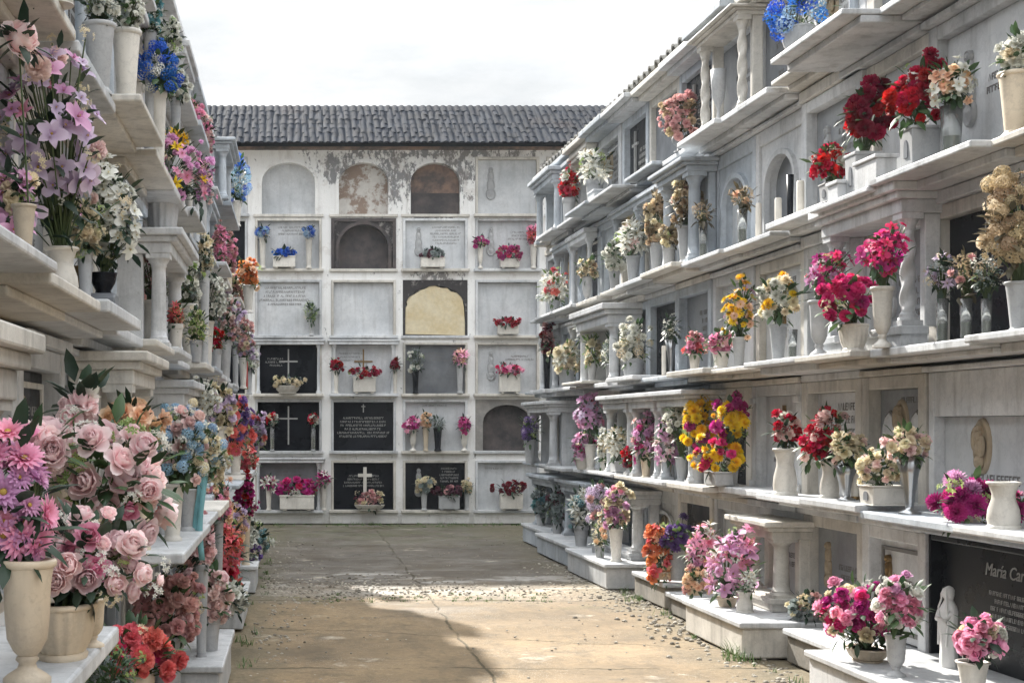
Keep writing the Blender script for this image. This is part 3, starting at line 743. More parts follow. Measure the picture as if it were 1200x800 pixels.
plinth(LW, 4.15, 5.1, .70, .22, 'plinth at lower left under the coral carnations', 'marble', -.09)
plinth(LW, 9.4, 10.35, .70, .22, 'plinth at left under the yellow and magenta flowers', 'marble', -.09)
plinth(LW, 11.45, 12.3, .72, .22, 'farthest plinth at left, under white and teal flowers', 'marble', -.09)

# ------------------------------------------------------------------ blossoms
def petal_geo(mb, az, L, Wd, e0, e1, r0, z0, cup=.2, ns=4, nt=2, shape='round', wav=0, rg=rnd, t0=0., t1=1.):
    vs = []; tips = []; r, z = r0, z0
    ca, sa = math.cos(az), math.sin(az); ph = rg.uniform(0, 6)
    for i in range(ns+1):
        s = i/ns; th = e0+(e1-e0)*s
        if i: r += math.sin(th)*L/ns; z += math.cos(th)*L/ns
        if shape == 'round': w = Wd*(.35+.65*math.sin(math.pi*min(1, .08+s*.72))) * (1 if s < .99 else .72)
        elif shape == 'point': w = Wd*max(.03, math.sin(math.pi*(s*.93+.07)**.8))
        elif shape == 'strap': w = Wd*(.6+.4*math.sin(math.pi*s)) * (1 if s < .99 else .55)
        else: w = Wd*(.25+.75*s)
        for j in range(nt+1):
            t = 2*j/nt-1
            lat = t*w/2; inn = cup*w*t*t + wav*L*math.sin(ph+5*t+3*s)*s
            rr = r - math.cos(th)*inn; zz = z + math.sin(th)*inn - (0.06*L*t*t if shape == 'round' and s > .95 else 0)
            vs.append((rr*ca - lat*sa, rr*sa + lat*ca, zz)); tips.append(t0+(t1-t0)*s)
    m = nt+1
    mb.add(vs, [(i*m+j, i*m+j+1, (i+1)*m+j+1, (i+1)*m+j) for i in range(ns) for j in range(nt)], True, tips)
def blossom(kind, hi, seed):
    rg = random.Random(seed*31+7); b = MB(); ns, nt = (5, 4) if hi else (3, 2)
    if kind in ('rose', 'peony'):
        lay = [(3, .38, .24, 3, -20, .02), (4, .46, .32, 10, -14, .05), (5, .50, .38, 22, -6, .08), (5, .52, .44, 34, 6, .10), (5, .52, .48, 50, 30, .11), (5, .48, .46, 66, 78, .12)]
        if kind == 'peony': lay = [(4, .44, .24, 4, -18, .03), (5, .52, .34, 12, -16, .06), (5, .56, .42, 24, -10, .09), (6, .60, .50, 40, -8, .12), (6, .60, .54, 62, 4, .13), (5, .5, .52, 80, 40, .13)]
        if not hi: lay = lay[1::2] if kind == 'rose' else lay[0:1]+lay[2::2]
        for li, (n, L, w, a, c, r0) in enumerate(lay):
            for k in range(n):
                petal_geo(b, 2*math.pi*(k+.5*(li % 2))/n+rg.uniform(-.2, .2), L*rg.uniform(.9, 1.1), w*rg.uniform(.9, 1.15), R(a+rg.uniform(-6, 6)), R(c+rg.uniform(-10, 10)), r0, -.22-.02*li, .24, ns, nt, 'round', .04, rg, 0.0+.05*li, .6+.09*li)
    elif kind == 'daisy':
        for li, (n, L, a, c) in enumerate(((16, .46, 62, 84), (14, .38, 48, 66), (10, .26, 30, 40))):
            for k in range(n):
                petal_geo(b, 2*math.pi*(k+.5*li)/n+rg.uniform(-.08, .08), L*rg.uniform(.92, 1.05), .12, R(a), R(c+rg.uniform(-8, 8)), .05, 0, .15, 3, 2, 'strap', .01, rg, .1, .9)
        b.cur = 1; b.ball((0, 0, .05), .09, 8, 4, .5); b.cur = 0
    elif kind == 'mum':
        n = 90 if hi else 46
        for k in range(n):
            q = (k+.5)/n; th = math.acos(1-1.45*q); az = k*2.39996
            petal_geo(b, az, .34+.06*rg.random(), .12 if hi else .17, th*.9, th*.9-R(30)+R(25)*q, .08*math.sin(th), .08*math.cos(th), .3, 3, 2 if hi else 1, 'strap', 0, rg, .1, .6+.4*q)
    elif kind == 'carnation':
        n = 70 if hi else 34
        for k in range(n):
            q = (k+.5)/n; th = math.acos(1-1.5*q); az = k*2.39996+rg.uniform(-.2, .2)
            petal_geo(b, az, .42*rg.uniform(.85, 1.1), .24, th*.95, th+R(rg.uniform(-20, 25)), .03, 0, rg.uniform(-.3, .3), 3, 3 if hi else 2, 'fan', .09, rg, .0, .75+.3*rg.random())
    elif kind == 'lily':
        for k in range(6):
            petal_geo(b, 2*math.pi*k/6+rg.uniform(-.1, .1), .62, .24 if k % 2 else .2, R(24), R(104+rg.uniform(-20, 10)), .03, -.2, -.18, 5 if hi else 4, 2, 'point', .02, rg, .15, .95)
        b.cur = 1
        for k in range(4):
            a = k*1.6; b.tube([(0, 0, -.1), (.06*math.cos(a), .06*math.sin(a), .15), (.12*math.cos(a), .12*math.sin(a), .27)], .012, 3)
        b.cur = 0
    elif kind == 'orchid':
        for k in range(5):
            wide = k in (1, 4)
            petal_geo(b, 2*math.pi*k/5, .5, .42 if wide else .27, R(62), R(84), .02, -.05, .12, 4 if hi else 3, 2, 'point' if not wide else 'round', .05, rg, .3, 1)
        for k in range(3): petal_geo(b, 2*math.pi*(k+.5)/3, .2, .14, R(10), R(40), .02, 0, .3, 2, 2, 'round', 0, rg, -.3, .2)
        b.cur = 1; b.ball((0, 0, .06), .05, 6, 4); b.cur = 0
    elif kind == 'hydra':
        n = 60 if hi else 36
        for k in range(n):
            q = (k+.5)/n; th = math.acos(1-1.6*q); az = k*2.39996; rr = .36*rg.uniform(.9, 1.1)
            c = Vector((math.sin(th)*math.cos(az), math.sin(th)*math.sin(az), math.cos(th))); u = c.orthogonal().normalized(); w = c.cross(u)
            tw = rg.uniform(0, 1.5); u, w = u*math.cos(tw)+w*math.sin(tw), w*math.cos(tw)-u*math.sin(tw)
            p = c*rr; sz = .12*rg.uniform(.85, 1.15); tt = rg.uniform(.2, 1)
            vs = [p-c*.02]
            for j in range(4):
                d = u*math.cos(j*math.pi/2)+w*math.sin(j*math.pi/2); e = u*math.cos(j*math.pi/2+.78)+w*math.sin(j*math.pi/2+.78); e2 = u*math.cos(j*math.pi/2-.78)+w*math.sin(j*math.pi/2-.78)
                vs += [p+e2*sz*.5, p+d*sz+c*.02, p+e*sz*.5]
            b.add(vs, [(0, 1+3*j, 2+3*j, 3+3*j) for j in range(4)], False, [tt*.6]+[tt]*12)
    elif kind == 'spray':           # a small spray of tiny blooms
        for k in range(16 if hi else 11):
            d = Vector((rg.gauss(0, 1), rg.gauss(0, 1), rg.gauss(.5, .8))).normalized()*rg.uniform(.25, .48)
            for j in range(5):
                az = j*1.257; u = d.orthogonal().normalized(); w = d.cross(u).normalized(); dn = d.normalized()
                e = u*math.cos(az)+w*math.sin(az); e1 = u*math.cos(az-.5)+w*math.sin(az-.5); e2 = u*math.cos(az+.5)+w*math.sin(az+.5)
                b.add([d, d+e1*.07, d+e*.12+dn*.03, d+e2*.07], [(0, 1, 2, 3)], False, [.1, .7, 1, .7])
    return b
LIB = {}; MESH = {}
HOR = {'rose': 'rose', 'peony': 'peony', 'daisy': 'daisy', 'mum': 'chrysanthemum', 'carnation': 'carnation', 'lily': 'lily', 'orchid': 'orchid', 'hydra': 'hydrangea', 'spray': 'flower_spray'}
def blossom_mesh(kind, hi, var, c):
    k = (kind, hi, var, c)
    if k in MESH: return MESH[k]
    if (kind, hi, var) not in LIB:
        b = blossom(kind, hi, var); o = b.build(HOR[kind], [M['core'], M['core']], recentre=False)
        LIB[(kind, hi, var)] = o.data; bpy.data.objects.remove(o)
    me = LIB[(kind, hi, var)].copy(); me.materials[0] = petal(c); MESH[k] = me
    return me
def leaf_geo(mb, p, d, L, w, rg):
    d = d.normalized(); side = d.cross(Vector((rg.uniform(-.3, .3), rg.uniform(-.3, .3), 1))); side = side.normalized() if side.length > 1e-4 else Vector((1, 0, 0)); up = side.cross(d)
    t = rg.random()
    m1 = p+d*L*.35+up*L*.06; m2 = p+d*L*.7+up*L*.04; tip = p+d*L-up*L*.08
    mb.add([p, m1-side*w*.5-up*w*.12, m1, m1+side*w*.5-up*w*.12, m2-side*w*.38-up*w*.1, m2, m2+side*w*.38-up*w*.1, tip],
           [(0, 2, 1), (0, 3, 2), (1, 2, 5, 4), (2, 3, 6, 5), (4, 5, 7), (5, 6, 7)], True, [t*.6, t, t*.8, t, t, t*.8, t, t])
def bouquet(label, mouth, centre, a, b_, c_, kinds, cols, bs, hi, leaf, seed, face, tilt=0, dens=1.0, nmax=90, cat='flowers', group=None, wall=None, leaves=1.0):
    rg = random.Random(seed)
    root = empty('flower_bouquet', mouth); tag(root, label, cat, group)
    C = Vector(centre)-Vector(mouth); rad = bs/2
    ct, st = math.cos(tilt), math.sin(tilt)
    def rot(p): return Vector((p.x*ct - p.z*st, p.y, p.x*st + p.z*ct))
    n = min(nmax, max(3, int(dens*3.3*a*c_/(rad*rad))))
    pts = []
    for k in range(n):
        q = (k+.5)/n; zz = 1-1.72*q; rr = math.sqrt(max(0, 1-zz*zz)); az = k*2.39996+rg.uniform(-.35, .35)
        d = Vector((rr*math.cos(az), rr*math.sin(az), zz))
        if d.dot(face) < -.45: continue
        f = rg.uniform(.62, 1.02) if rg.random() < .85 else rg.uniform(.95, 1.18)
        f *= .78+.5*mn.noise(d*1.3+Vector((seed*1.7, seed*.3, 0)))+.18
        p = C + rot(Vector((d.x*max(.01, a-rad*.5), d.y*max(.01, b_-rad*.5), d.z*max(.01, c_-rad*.5)))*f)
        if wall and wall(Vector(mouth)+p) < rad*.3: continue
        pts.append((p, rot(d)))
    stem = MB()
    for (p, d) in pts:
        ci = rg.choices(range(len(cols)), [w for _, w in cols])[0] if rg.random() < .8 else 0
        kd = kinds[min(len(kinds)-1, ci)] if len(kinds) == len(cols) else rg.choice(kinds)
        cn = cols[ci][0]
        if n > 12 and rg.random() < .09: kd, cn = 'spray', rg.choice(['white', 'greenflower', 'cream'])
        ob = bpy.data.objects.new(HOR[kd], blossom_mesh(kd, hi, rg.randrange(3), cn)); col.objects.link(ob)
        ob.parent = root; ob.location = p
        nrm = (d*.85 + face*.4 + Vector((rg.uniform(-.4, .4), rg.uniform(-.4, .4), rg.uniform(-.05, .5)))).normalized()
        ob.rotation_mode = 'QUATERNION'; ob.rotation_quaternion = nrm.to_track_quat('Z', 'Y') @ Quaternion((0, 0, 1), rg.uniform(0, 6.28))
        s = bs*(rg.uniform(.78, 1.18) if rg.random() < .82 else rg.uniform(.5, .75))*(1.25 if kd in ('lily', 'orchid') else 1); ob.scale = (s, s, s*rg.uniform(.85, 1.05))
        mid = Vector((p.x*.4, p.y*.4, p.z*.55)); stem.tube([(rg.uniform(-.012, .012), rg.uniform(-.012, .012), -.03), mid, p-nrm*rad*.3], .0022+.0006*hi, 4)
    stem.build('stems', M['stem'], root, recentre=False)
    fo = MB(); nl = int(leaves*min(120, max(20, 1.0*n + 24)))
    for k in range(nl):
        d = Vector((rg.gauss(0, 1), rg.gauss(0, 1), rg.gauss(-.1, 1))).normalized(); f = rg.uniform(.2, .86)
        p = C + rot(Vector((d.x*a, d.y*b_, d.z*c_))*f) if rg.random() < .8 else C*rg.uniform(.1, .6) + Vector((rg.uniform(-1, 1)*a*.4, rg.uniform(-1, 1)*b_*.4, 0))
        if wall and wall(Vector(mouth)+p) < .005: continue
        L = max(.024, min(bs*.95, .07))*rg.uniform(.7, 1.3)
        leaf_geo(fo, p, (d+Vector((0, 0, rg.uniform(-.3, .5)))), L, L*rg.uniform(.32, .5), rg)
    fo.build('foliage', LEAF[leaf], root, recentre=False)
    return root

# ------------------------------------------------------------------ vases
VP = {'baluster': 'footed baluster vase', 'beaker': 'tapered vase', 'urn': 'waisted vase', 'planter': 'ribbed oval planter', 'box': 'square stone pot', 'glass': 'slim glass vase',
      'trumpet': 'flared steel vase', 'black': 'black granite vase', 'bronze': 'bronze cylinder vase', 'pot': 'small round pot', 'trough': 'low stone trough', 'goblet': 'goblet vase'}
CL = {'vase_white': 'white', 'vase_warm': 'cream', 'vase_grey': 'grey', 'glass': 'clear', 'metal': 'shiny', 'black': 'dark', 'bronze': 'brown', 'marble': 'marble'}
def vase(kind, base, r, h, m, label, rotz=0):
    root = empty('vase' if kind not in ('planter', 'trough', 'box', 'pot') else 'flower_pot', base, rotz); tag(root, label, 'vase' if kind not in ('planter', 'trough', 'box', 'pot') else 'pot')
    mm = M[m]; L = MB(); n = 24
    def p(name, prof, mod=None, sx=1, sy=1, mat=None, k=n):
        b = MB(); b.lathe(prof, (0, 0, 0), k, sx, sy, mod, cap=True); return b.build(name, mat or mm, root, recentre=False)
    if kind == 'baluster':
        p('foot', [(r*.85, 0), (r*.85, h*.04), (r*.7, h*.07), (r*.36, h*.12), (r*.30, h*.16), (r*.42, h*.19), (r*.36, h*.22)])
        p('body', [(r*.34, h*.22), (r*.5, h*.26), (r*.72, h*.36), (r*.8, h*.55), (r*.84, h*.8), (r*.92, h*.93)])
        p('rim', [(r*.92, h*.93), (r*1.04, h*.95), (r*1.06, h*.985), (r*1.0, h), (r*.8, h), (r*.7, h*.9)])
    elif kind == 'beaker':
        p('foot', [(r*.78, 0), (r*.78, h*.04), (r*.62, h*.08), (r*.6, h*.10)])
        p('body', [(r*.6, h*.10), (r*.66, h*.3), (r*.78, h*.65), (r*.9, h*.93)])
        p('rim', [(r*.9, h*.93), (r*1.0, h*.945), (r*1.02, h*.98), (r*.98, h), (r*.84, h), (r*.78, h*.9)])
    elif kind == 'urn':
        p('foot', [(r*.95, 0), (r*.95, h*.05), (r*.85, h*.08)])
        p('body', [(r*.85, h*.08), (r*.92, h*.2), (r*.86, h*.4), (r*.66, h*.62), (r*.64, h*.74), (r*.8, h*.92)])
        p('rim', [(r*.8, h*.92), (r*.95, h*.95), (r*.96, h*.99), (r*.9, h), (r*.7, h), (r*.62, h*.88)])
    elif kind == 'goblet':
        p('foot', [(r*.7, 0), (r*.7, h*.04), (r*.25, h*.12), (r*.2, h*.3), (r*.3, h*.36)])
        p('body', [(r*.3, h*.36), (r*.75, h*.5), (r*.95, h*.75), (r, h), (r*.85, h), (r*.7, h*.8)])
    elif kind == 'planter':
        p('base', [(r*.72, 0), (r*.76, h*.08), (r*.68, h*.12)], None, 1, .7, k=36)
        p('body', [(r*.66, h*.12), (r*.84, h*.35), (r*.95, h*.65), (r, h*.9)], lambda a, z: 1+.035*math.cos(14*a), 1, .7, k=56)
        p('rim', [(r, h*.9), (r*1.05, h*.92), (r*1.06, h*.98), (r*1.0, h), (r*.86, h), (r*.8, h*.85)], None, 1, .7, k=36)
    elif kind == 'trumpet':
        p('foot', [(r*.75, 0), (r*.75, h*.03), (r*.3, h*.08), (r*.26, h*.12)])
        p('body', [(r*.26, h*.12), (r*.36, h*.35), (r*.58, h*.7), (r*.98, h), (r*.93, h), (r*.52, h*.7)], lambda a, z: 1+.04*math.cos(10*a), k=40)
    elif kind == 'glass':
        p('foot', [(r*.8, 0), (r*.8, h*.05), (r*.7, h*.06)])
        p('body', [(r*.7, h*.06), (r*.72, h*.4), (r*.86, h), (r*.8, h), (r*.66, h*.4), (r*.6, h*.1)])
        b = MB(); b.lathe([(r*.55, h*.09), (r*.58, h*.45)], (0, 0, 0), 12); b.build('stems_in_water', M['stem'], root, recentre=False)
    elif kind == 'bronze':
        p('body', [(r*.9, 0), (r*.9, h*.96), (r*1.0, h*.97), (r*1.0, h), (r*.8, h), (r*.8, h*.9)])
        p('band', [(r*.93, h*.1), (r*.97, h*.12), (r*.97, h*.16), (r*.93, h*.18)])
    elif kind == 'black':
        b = MB(); b.prism([(-r*1.15, 0), (r*1.15, 0), (r*1.15, h*.45), (r*.8, h*.55), (-r*.8, h*.55), (-r*1.15, h*.45)], -r*.9, r*.9); b.build('block', M['plaque_granite'], root, recentre=False, bevel=.006)
        p('body', [(r*.55, h*.55), (r*.5, h*.62), (r*.8, h*.8), (r*.9, h*.97), (r*.95, h), (r*.75, h), (r*.65, h*.85)])
    elif kind == 'box':
        b = MB(); q = .92
        b.add([(-r*q, -r*q, h*.04), (r*q, -r*q, h*.04), (r*q, r*q, h*.04), (-r*q, r*q, h*.04), (-r, -r, h*.92), (r, -r, h*.92), (r, r, h*.92), (-r, r, h*.92)], [(0, 3, 2, 1), (0, 1, 5, 4), (1, 2, 6, 5), (2, 3, 7, 6), (3, 0, 4, 7), (4, 5, 6, 7)]); b.build('body', mm, root, recentre=False, bevel=.005)
        b = MB(); b.box(-r*1.0, r*1.0, -r*1.0, r*1.0, 0, h*.06); b.build('base', mm, root, bevel=.004)
        b = MB()
        for (x0, x1, y0, y1) in ((-1.07, 1.07, -1.07, -.8), (-1.07, 1.07, .8, 1.07), (-1.07, -.8, -.8, .8), (.8, 1.07, -.8, .8)): b.box(r*x0, r*x1, r*y0, r*y1, h*.92, h)
        b.build('rim', mm, root, recentre=False, bevel=.004)
        b = MB(); pts = arch_pts(0, r*.28, h*.25, h*.5, h*.2, 8); b.prism(pts, -r*1.02, -r*.9); b.build('emblem', M['plaque_granite'], root, recentre=False)
    elif kind == 'trough':
        b = MB(); b.box(-r, r, -r*.45, r*.45, h*.08, h*.9); b.build('body', mm, root, recentre=False, bevel=.005)
        b = MB()
        for s in (-1, 1): b.box(s*r*.7-r*.12, s*r*.7+r*.12, -r*.4, r*.4, 0, h*.08)
        b.build('feet', mm, root, recentre=False)
        b = MB(); b.box(-r*1.03, r*1.03, -r*.48, r*.48, h*.9, h); b.build('rim', mm, root, recentre=False, bevel=.003)
    else:
        p('body', [(r*.68, 0), (r*.72, h*.1), (r*.9, h*.8)])
        p('rim', [(r*.9, h*.8), (r*1.0, h*.82), (r*1.02, h*.98), (r*.95, h), (r*.8, h), (r*.75, h*.85)])
    return root

# ------------------------------------------------------------------ catalogue of flowers (photo pixels give size and place along each shelf)
PLACE = {('R', 0): 'on the right-hand ground plinths', ('R', 1): 'on lowest shelf of right wall', ('R', 2): 'on second shelf of right wall', ('R', 3): 'on third shelf of right wall', ('R', 4): 'on top shelf of right wall',
         ('L', 0): 'on the left-hand ground plinths', ('L', 1): 'on lowest shelf of left wall', ('L', 2): 'on second shelf of left wall', ('L', 3): 'on third shelf of left wall', ('L', 4): 'on top shelf of left wall'}
SEED = [100]
def item(wl, shelf, o, x, y, w, h, desc, kinds, cols, bpx, vk, vw, vm='vase_white', vx=None, my=None, tilt=0, leaf='green', dens=1, hi=False, zb=None, leaves=1.0, nmax=90):
    W = RW if wl == 'R' else LW
    SEED[0] += 1
    o = o*KS if shelf else o - (.55 if W.side > 0 else .15)
    v = W.v_px(vx if vx is not None else x, o); z = shelf_z(W, shelf, v) if zb is None else zb
    wp = W.world(v, o, z); Y = wp.y; sc = Y/F
    cx = (x-CX)*sc; cz = EYE+(HY-y)*sc
    if not hi: bpx *= .88
    if wl == 'L': w *= 1.14; h *= 1.12; dens *= 1.2
    a = w/2*sc*1.1; c = h/2*sc*1.1
    top = EYE+(HY-my)*sc if my else cz - c*.55
    vh = max(.06, top-z); vr = vw/2*sc
    inv = 1 if W.side > 0 else 1
    if vm == 'vase_white' and vk not in ('planter', 'urn', 'box'):
        q = random.Random(SEED[0]*3).random(); vm = 'vase_grey' if q < .28 else 'vase_warm' if q < .42 else vm
    place = PLACE[(wl, shelf)]
    cl = CL.get(vm, 'pale'); side = 'right wall' if wl == 'R' else 'left wall'
    if vk:
        vase(vk, wp, vr, vh, vm, f'{cl} {VP[vk]} holding the {desc} at {"right" if wl == "R" else "left"}', W.rot + SEED[0]*.0)
    mouth = Vector((wp.x, wp.y, z+vh*.93))
    cen = Vector((cx, wp.y - (.02 if wl == 'R' else .0), max(cz, mouth.z+c*.25)))
    out = Vector((-1, 0, 0)) if wl == 'R' else Vector((1, 0, 0))
    face = (out*.5 + Vector((0, -.85, .15))).normalized()
    def wd(p):
        u = p.x*W.c + p.y*W.s
        return (W.u-u)*W.side
    bouquet(f'{desc} in {VP[vk] if vk else "place"} {place}', mouth, cen, a, max(a*.8, .05), c, kinds, cols, bpx*sc, hi, leaf, SEED[0], face, tilt, dens, nmax, 'flowers', 'bouquets on the walls', wd, leaves)
def solo(wl, shelf, o, x, ytop, vw, vk, vm, label, zb=None):
    W = RW if wl == 'R' else LW; o *= KS; v = W.v_px(x, o); z = shelf_z(W, shelf, v) if zb is None else zb; wp = W.world(v, o, z); sc = wp.y/F
    vase(vk, wp, vw/2*sc, EYE+(HY-ytop)*sc-z, vm, label, W.rot)
T = 35*math.pi/180
I = item
# right wall, top shelf
I('R', 4, .36, 935, 16, 78, 60, 'bright blue hydrangeas', ['hydra'], [('blue', 5), ('skyblue', 3), ('white', 1)], 30, 'planter', 50, 'vase_grey', tilt=T*.6)
I('R', 4, .14, 796, 138, 46, 60, 'faded dusty pink carnations', ['carnation'], [('dusty', 3), ('tan', 2)], 14, 'goblet', 18, 'vase_grey', leaf='dry', my=160)
solo('R', 4, .18, 842, 82, 18, 'goblet', 'vase_grey', 'empty grey goblet vase between twisted columns on top right shelf')
I('R', 4, .16, 697, 196, 44, 48, 'large white lilies beside red ones', ['lily', 'spray'], [('white', 4), ('greenflower', 1)], 16, 'pot', 22, 'vase_grey')
I('R', 4, .16, 667, 218, 28, 46, 'small red and white roses', ['rose'], [('red', 4), ('white', 1)], 13, 'pot', 16, 'vase_grey')
# right wall, third shelf
I('R', 3, .16, 1190, 68, 40, 60, 'white roses by the relief', ['rose'], [('white', 4), ('cream', 1)], 22, 'beaker', 40, my=85)
I('R', 3, .17, 1115, 100, 54, 56, 'yellow and white roses', ['rose', 'orchid', 'spray'], [('peach', 2), ('white', 4), ('greenflower', 1)], 17, 'glass', 30, 'glass', my=125)
I('R', 3, .24, 1070, 112, 52, 90, 'bright crimson carnations, highest heap', ['carnation'], [('red', 2), ('crimson', 5)], 21, 'box', 34, 'vase_grey', vx=1078, my=150, tilt=-.35, hi=True)
I('R', 3, .22, 1018, 136, 52, 84, 'deep crimson carnations', ['carnation'], [('crimson', 4), ('darkred', 3), ('red', 1)], 20, 'box', 32, 'vase_grey', vx=1012, my=180, tilt=-.3, hi=True)
I('R', 3, .18, 972, 192, 46, 46, 'low red and white roses', ['rose'], [('red', 5), ('white', 1)], 16, 'box', 30, 'vase_grey', vx=980, my=215)
I('R', 3, .16, 870, 232, 30, 26, 'withered tan blooms, nearest the arch', ['spray', 'carnation'], [('tan', 3), ('peach', 1)], 11, 'glass', 14, 'glass', leaf='dry', my=245)
I('R', 3, .16, 824, 250, 24, 28, 'withered brown blooms', ['spray'], [('tan', 3), ('cream', 1)], 11, 'glass', 12, 'glass', leaf='dry', my=262)
I('R', 3, .2, 803, 238, 38, 58, 'tan and cream roses', ['rose', 'carnation', 'rose'], [('tan', 4), ('cream', 2), ('dusty', 1)], 13, 'beaker', 20, 'vase_grey', my=265, leaf='dry')
I('R', 3, .2, 769, 258, 26, 70, 'tall tan carnations', ['carnation'], [('tan', 4), ('cream', 2)], 12, 'beaker', 16, 'vase_grey', leaf='dry', my=285)
I('R', 3, .2, 784, 278, 24, 30, 'low cream carnations', ['carnation'], [('cream', 2), ('tan', 3)], 11, 'pot', 16, 'vase_grey', leaf='dry')
I('R', 3, .18, 742, 280, 42, 50, 'big white lilies', ['lily'], [('white', 5), ('palepink', 1)], 18, 'beaker', 18, 'vase_grey', my=300)
I('R', 3, .18, 720, 302, 30, 44, 'white and ice blue roses', ['rose', 'hydra'], [('white', 3), ('greyflower', 1)], 13, 'beaker', 15, 'vase_grey')
I('R', 3, .18, 688, 316, 26, 28, 'small cream roses', ['rose'], [('cream', 3), ('tan', 1)], 11, 'baluster', 13, 'vase_grey')
I('R', 3, .18, 650, 338, 36, 46, 'white lilies with red buds', ['lily', 'rose'], [('white', 4), ('coral', 1)], 11, 'beaker', 15, 'vase_white', leaf='light')
# right wall, second shelf
I('R', 2, .24, 1180, 266, 62, 140, 'huge dried beige hydrangeas', ['hydra', 'carnation', 'spray'], [('tan', 5), ('cream', 2), ('tan', 2)], 26, 'beaker', 34, 'vase_white', leaf='dry', hi=True, my=330, vx=1195)
I('R', 2, .2, 1104, 320, 36, 50, 'faded lavender blooms', ['lily', 'spray'], [('lavender', 2), ('greyflower', 3)], 17, 'glass', 17, 'glass', leaf='dark', my=350)
I('R', 2, .2, 1132, 318, 36, 44, 'dry brown blooms', ['spray', 'carnation'], [('tan', 4), ('dusty', 1)], 15, 'glass', 17, 'glass', leaf='dry', my=350)
I('R', 2, .18, 1156, 322, 30, 48, 'wilted grey blooms', ['spray'], [('tan', 2), ('greyflower', 2)], 15, 'glass', 15, 'glass', leaf='dark', my=350)
I('R', 2, .38, 1034, 298, 44, 70, 'magenta orchid crest', ['orchid'], [('hotpink', 4), ('magenta', 4)], 16, 'baluster', 26, 'vase_white', vx=1034, my=336, tilt=-.5)
I('R', 2, .37, 993, 354, 60, 62, 'hot pink carnations', ['carnation'], [('hotpink', 5), ('magenta', 1)], 17, 'planter', 44, 'vase_white', vx=1000, my=380, hi=True)
I('R', 2, .34, 966, 320, 42, 62, 'leaning magenta orchids', ['orchid'], [('hotpink', 3), ('magenta', 4), ('mauve', 1)], 14, 'baluster', 25, 'vase_white', vx=960, my=352, tilt=-.5)
I('R', 2, .22, 912, 352, 48, 58, 'white and yellow chrysanthemums', ['mum'], [('cream', 4), ('white', 3), ('yellow', 2)], 17, 'beaker', 22, 'vase_white', my=380)
I('R', 2, .2, 866, 364, 38, 72, 'tall yellow daisies', ['daisy', 'daisy', 'spray'], [('yellow', 4), ('peach', 1), ('mauve', 1)], 13, 'beaker', 17, 'vase_grey', my=395, tilt=-.2)
I('R', 2, .25, 845, 402, 32, 36, 'soft pink roses', ['rose'], [('pink', 4), ('blush', 2)], 14, 'beaker', 22, 'vase_white', my=412)
I('R', 2, .2, 814, 404, 28, 34, 'little coral pink roses', ['rose'], [('coral', 2), ('dusty', 3), ('pink', 2)], 11, 'beaker', 15, 'vase_white', my=415)
I('R', 2, .16, 786, 384, 20, 32, 'white sprays', ['spray'], [('white', 3), ('greyflower', 2)], 11, 'trumpet', 14, 'metal', my=398, leaf='dark')
I('R', 2, .24, 742, 404, 40, 62, 'white chrysanthemum heap', ['mum', 'hydra'], [('white', 4), ('cream', 2)], 16, 'pot', 28, 'vase_grey', my=420)
I('R', 2, .24, 718, 412, 26, 48, 'white hydrangeas', ['hydra'], [('white', 4), ('greyflower', 1)], 15, 'pot', 18, 'vase_grey')
I('R', 2, .24, 664, 420, 38, 44, 'cream and white lilies', ['lily', 'rose'], [('white', 3), ('cream', 3)], 13, 'pot', 20, 'vase_grey', leaf='light')
I('R', 2, .2, 684, 384, 17, 24, 'bright yellow rose cluster', ['rose'], [('yellow', 4)], 10, 'beaker', 9, 'vase_grey', my=398)
I('R', 2, .24, 694, 412, 22, 44, 'pale green and cream roses', ['rose', 'spray'], [('cream', 3), ('greenflower', 2)], 11, 'beaker', 13, 'vase_grey', leaf='light')
I('R', 2, .25, 641, 400, 17, 46, 'wine red trailing roses', ['rose'], [('darkred', 2), ('dusty', 2)], 9, 'beaker', 10, 'black')
# right wall, lowest shelf
I('R', 1, .2, 1198, 596, 34, 40, 'magenta blooms behind white vase', ['mum'], [('magenta', 4)], 22, 'pot', 30, 'vase_white')
solo('R', 1, .32, 1176, 564, 40, 'urn', 'vase_white', 'large empty white waisted vase among magenta chrysanthemums on right wall')
I('R', 1, .28, 1132, 588, 74, 58, 'magenta chrysanthemum balls', ['mum', 'mum', 'spray'], [('magenta', 4), ('mauve', 1), ('greenflower', 1)], 30, 'pot', 34, 'vase_white', hi=True, dens=1.3)
I('R', 1, .26, 1060, 522, 52, 44, 'cream roses, nearer bunch', ['rose', 'carnation'], [('palepink', 3), ('cream', 4)], 17, 'trumpet', 34, 'metal', my=534, vx=1066)
I('R', 1, .28, 1028, 548, 50, 40, 'pale cream carnations', ['carnation'], [('cream', 4), ('palepink', 2)], 14, 'box', 40, 'vase_white', my=568, vx=1034)
I('R', 1, .26, 992, 526, 48, 46, 'cream roses beside red cascade', ['rose', 'carnation'], [('cream', 4), ('palepink', 2)], 16, 'trumpet', 28, 'metal', my=545)
I('R', 1, .26, 960, 516, 42, 78, 'red and blush cascade', ['rose', 'carnation'], [('red', 5), ('palepink', 3)], 17, 'urn', 24, 'vase_white', vx=972, my=540, tilt=-.35)
I('R', 1, .24, 920, 504, 32, 40, 'small red and white roses', ['rose'], [('red', 4), ('white', 2), ('palepink', 1)], 14, 'urn', 30, 'vase_white', my=525, leaf='dark')
I('R', 1, .24, 818, 500, 44, 66, 'tall yellow chrysanthemums', ['mum', 'mum', 'carnation'], [('yellow', 5), ('yellow', 2), ('magenta', 1)], 20, 'beaker', 20, 'vase_grey', my=530)
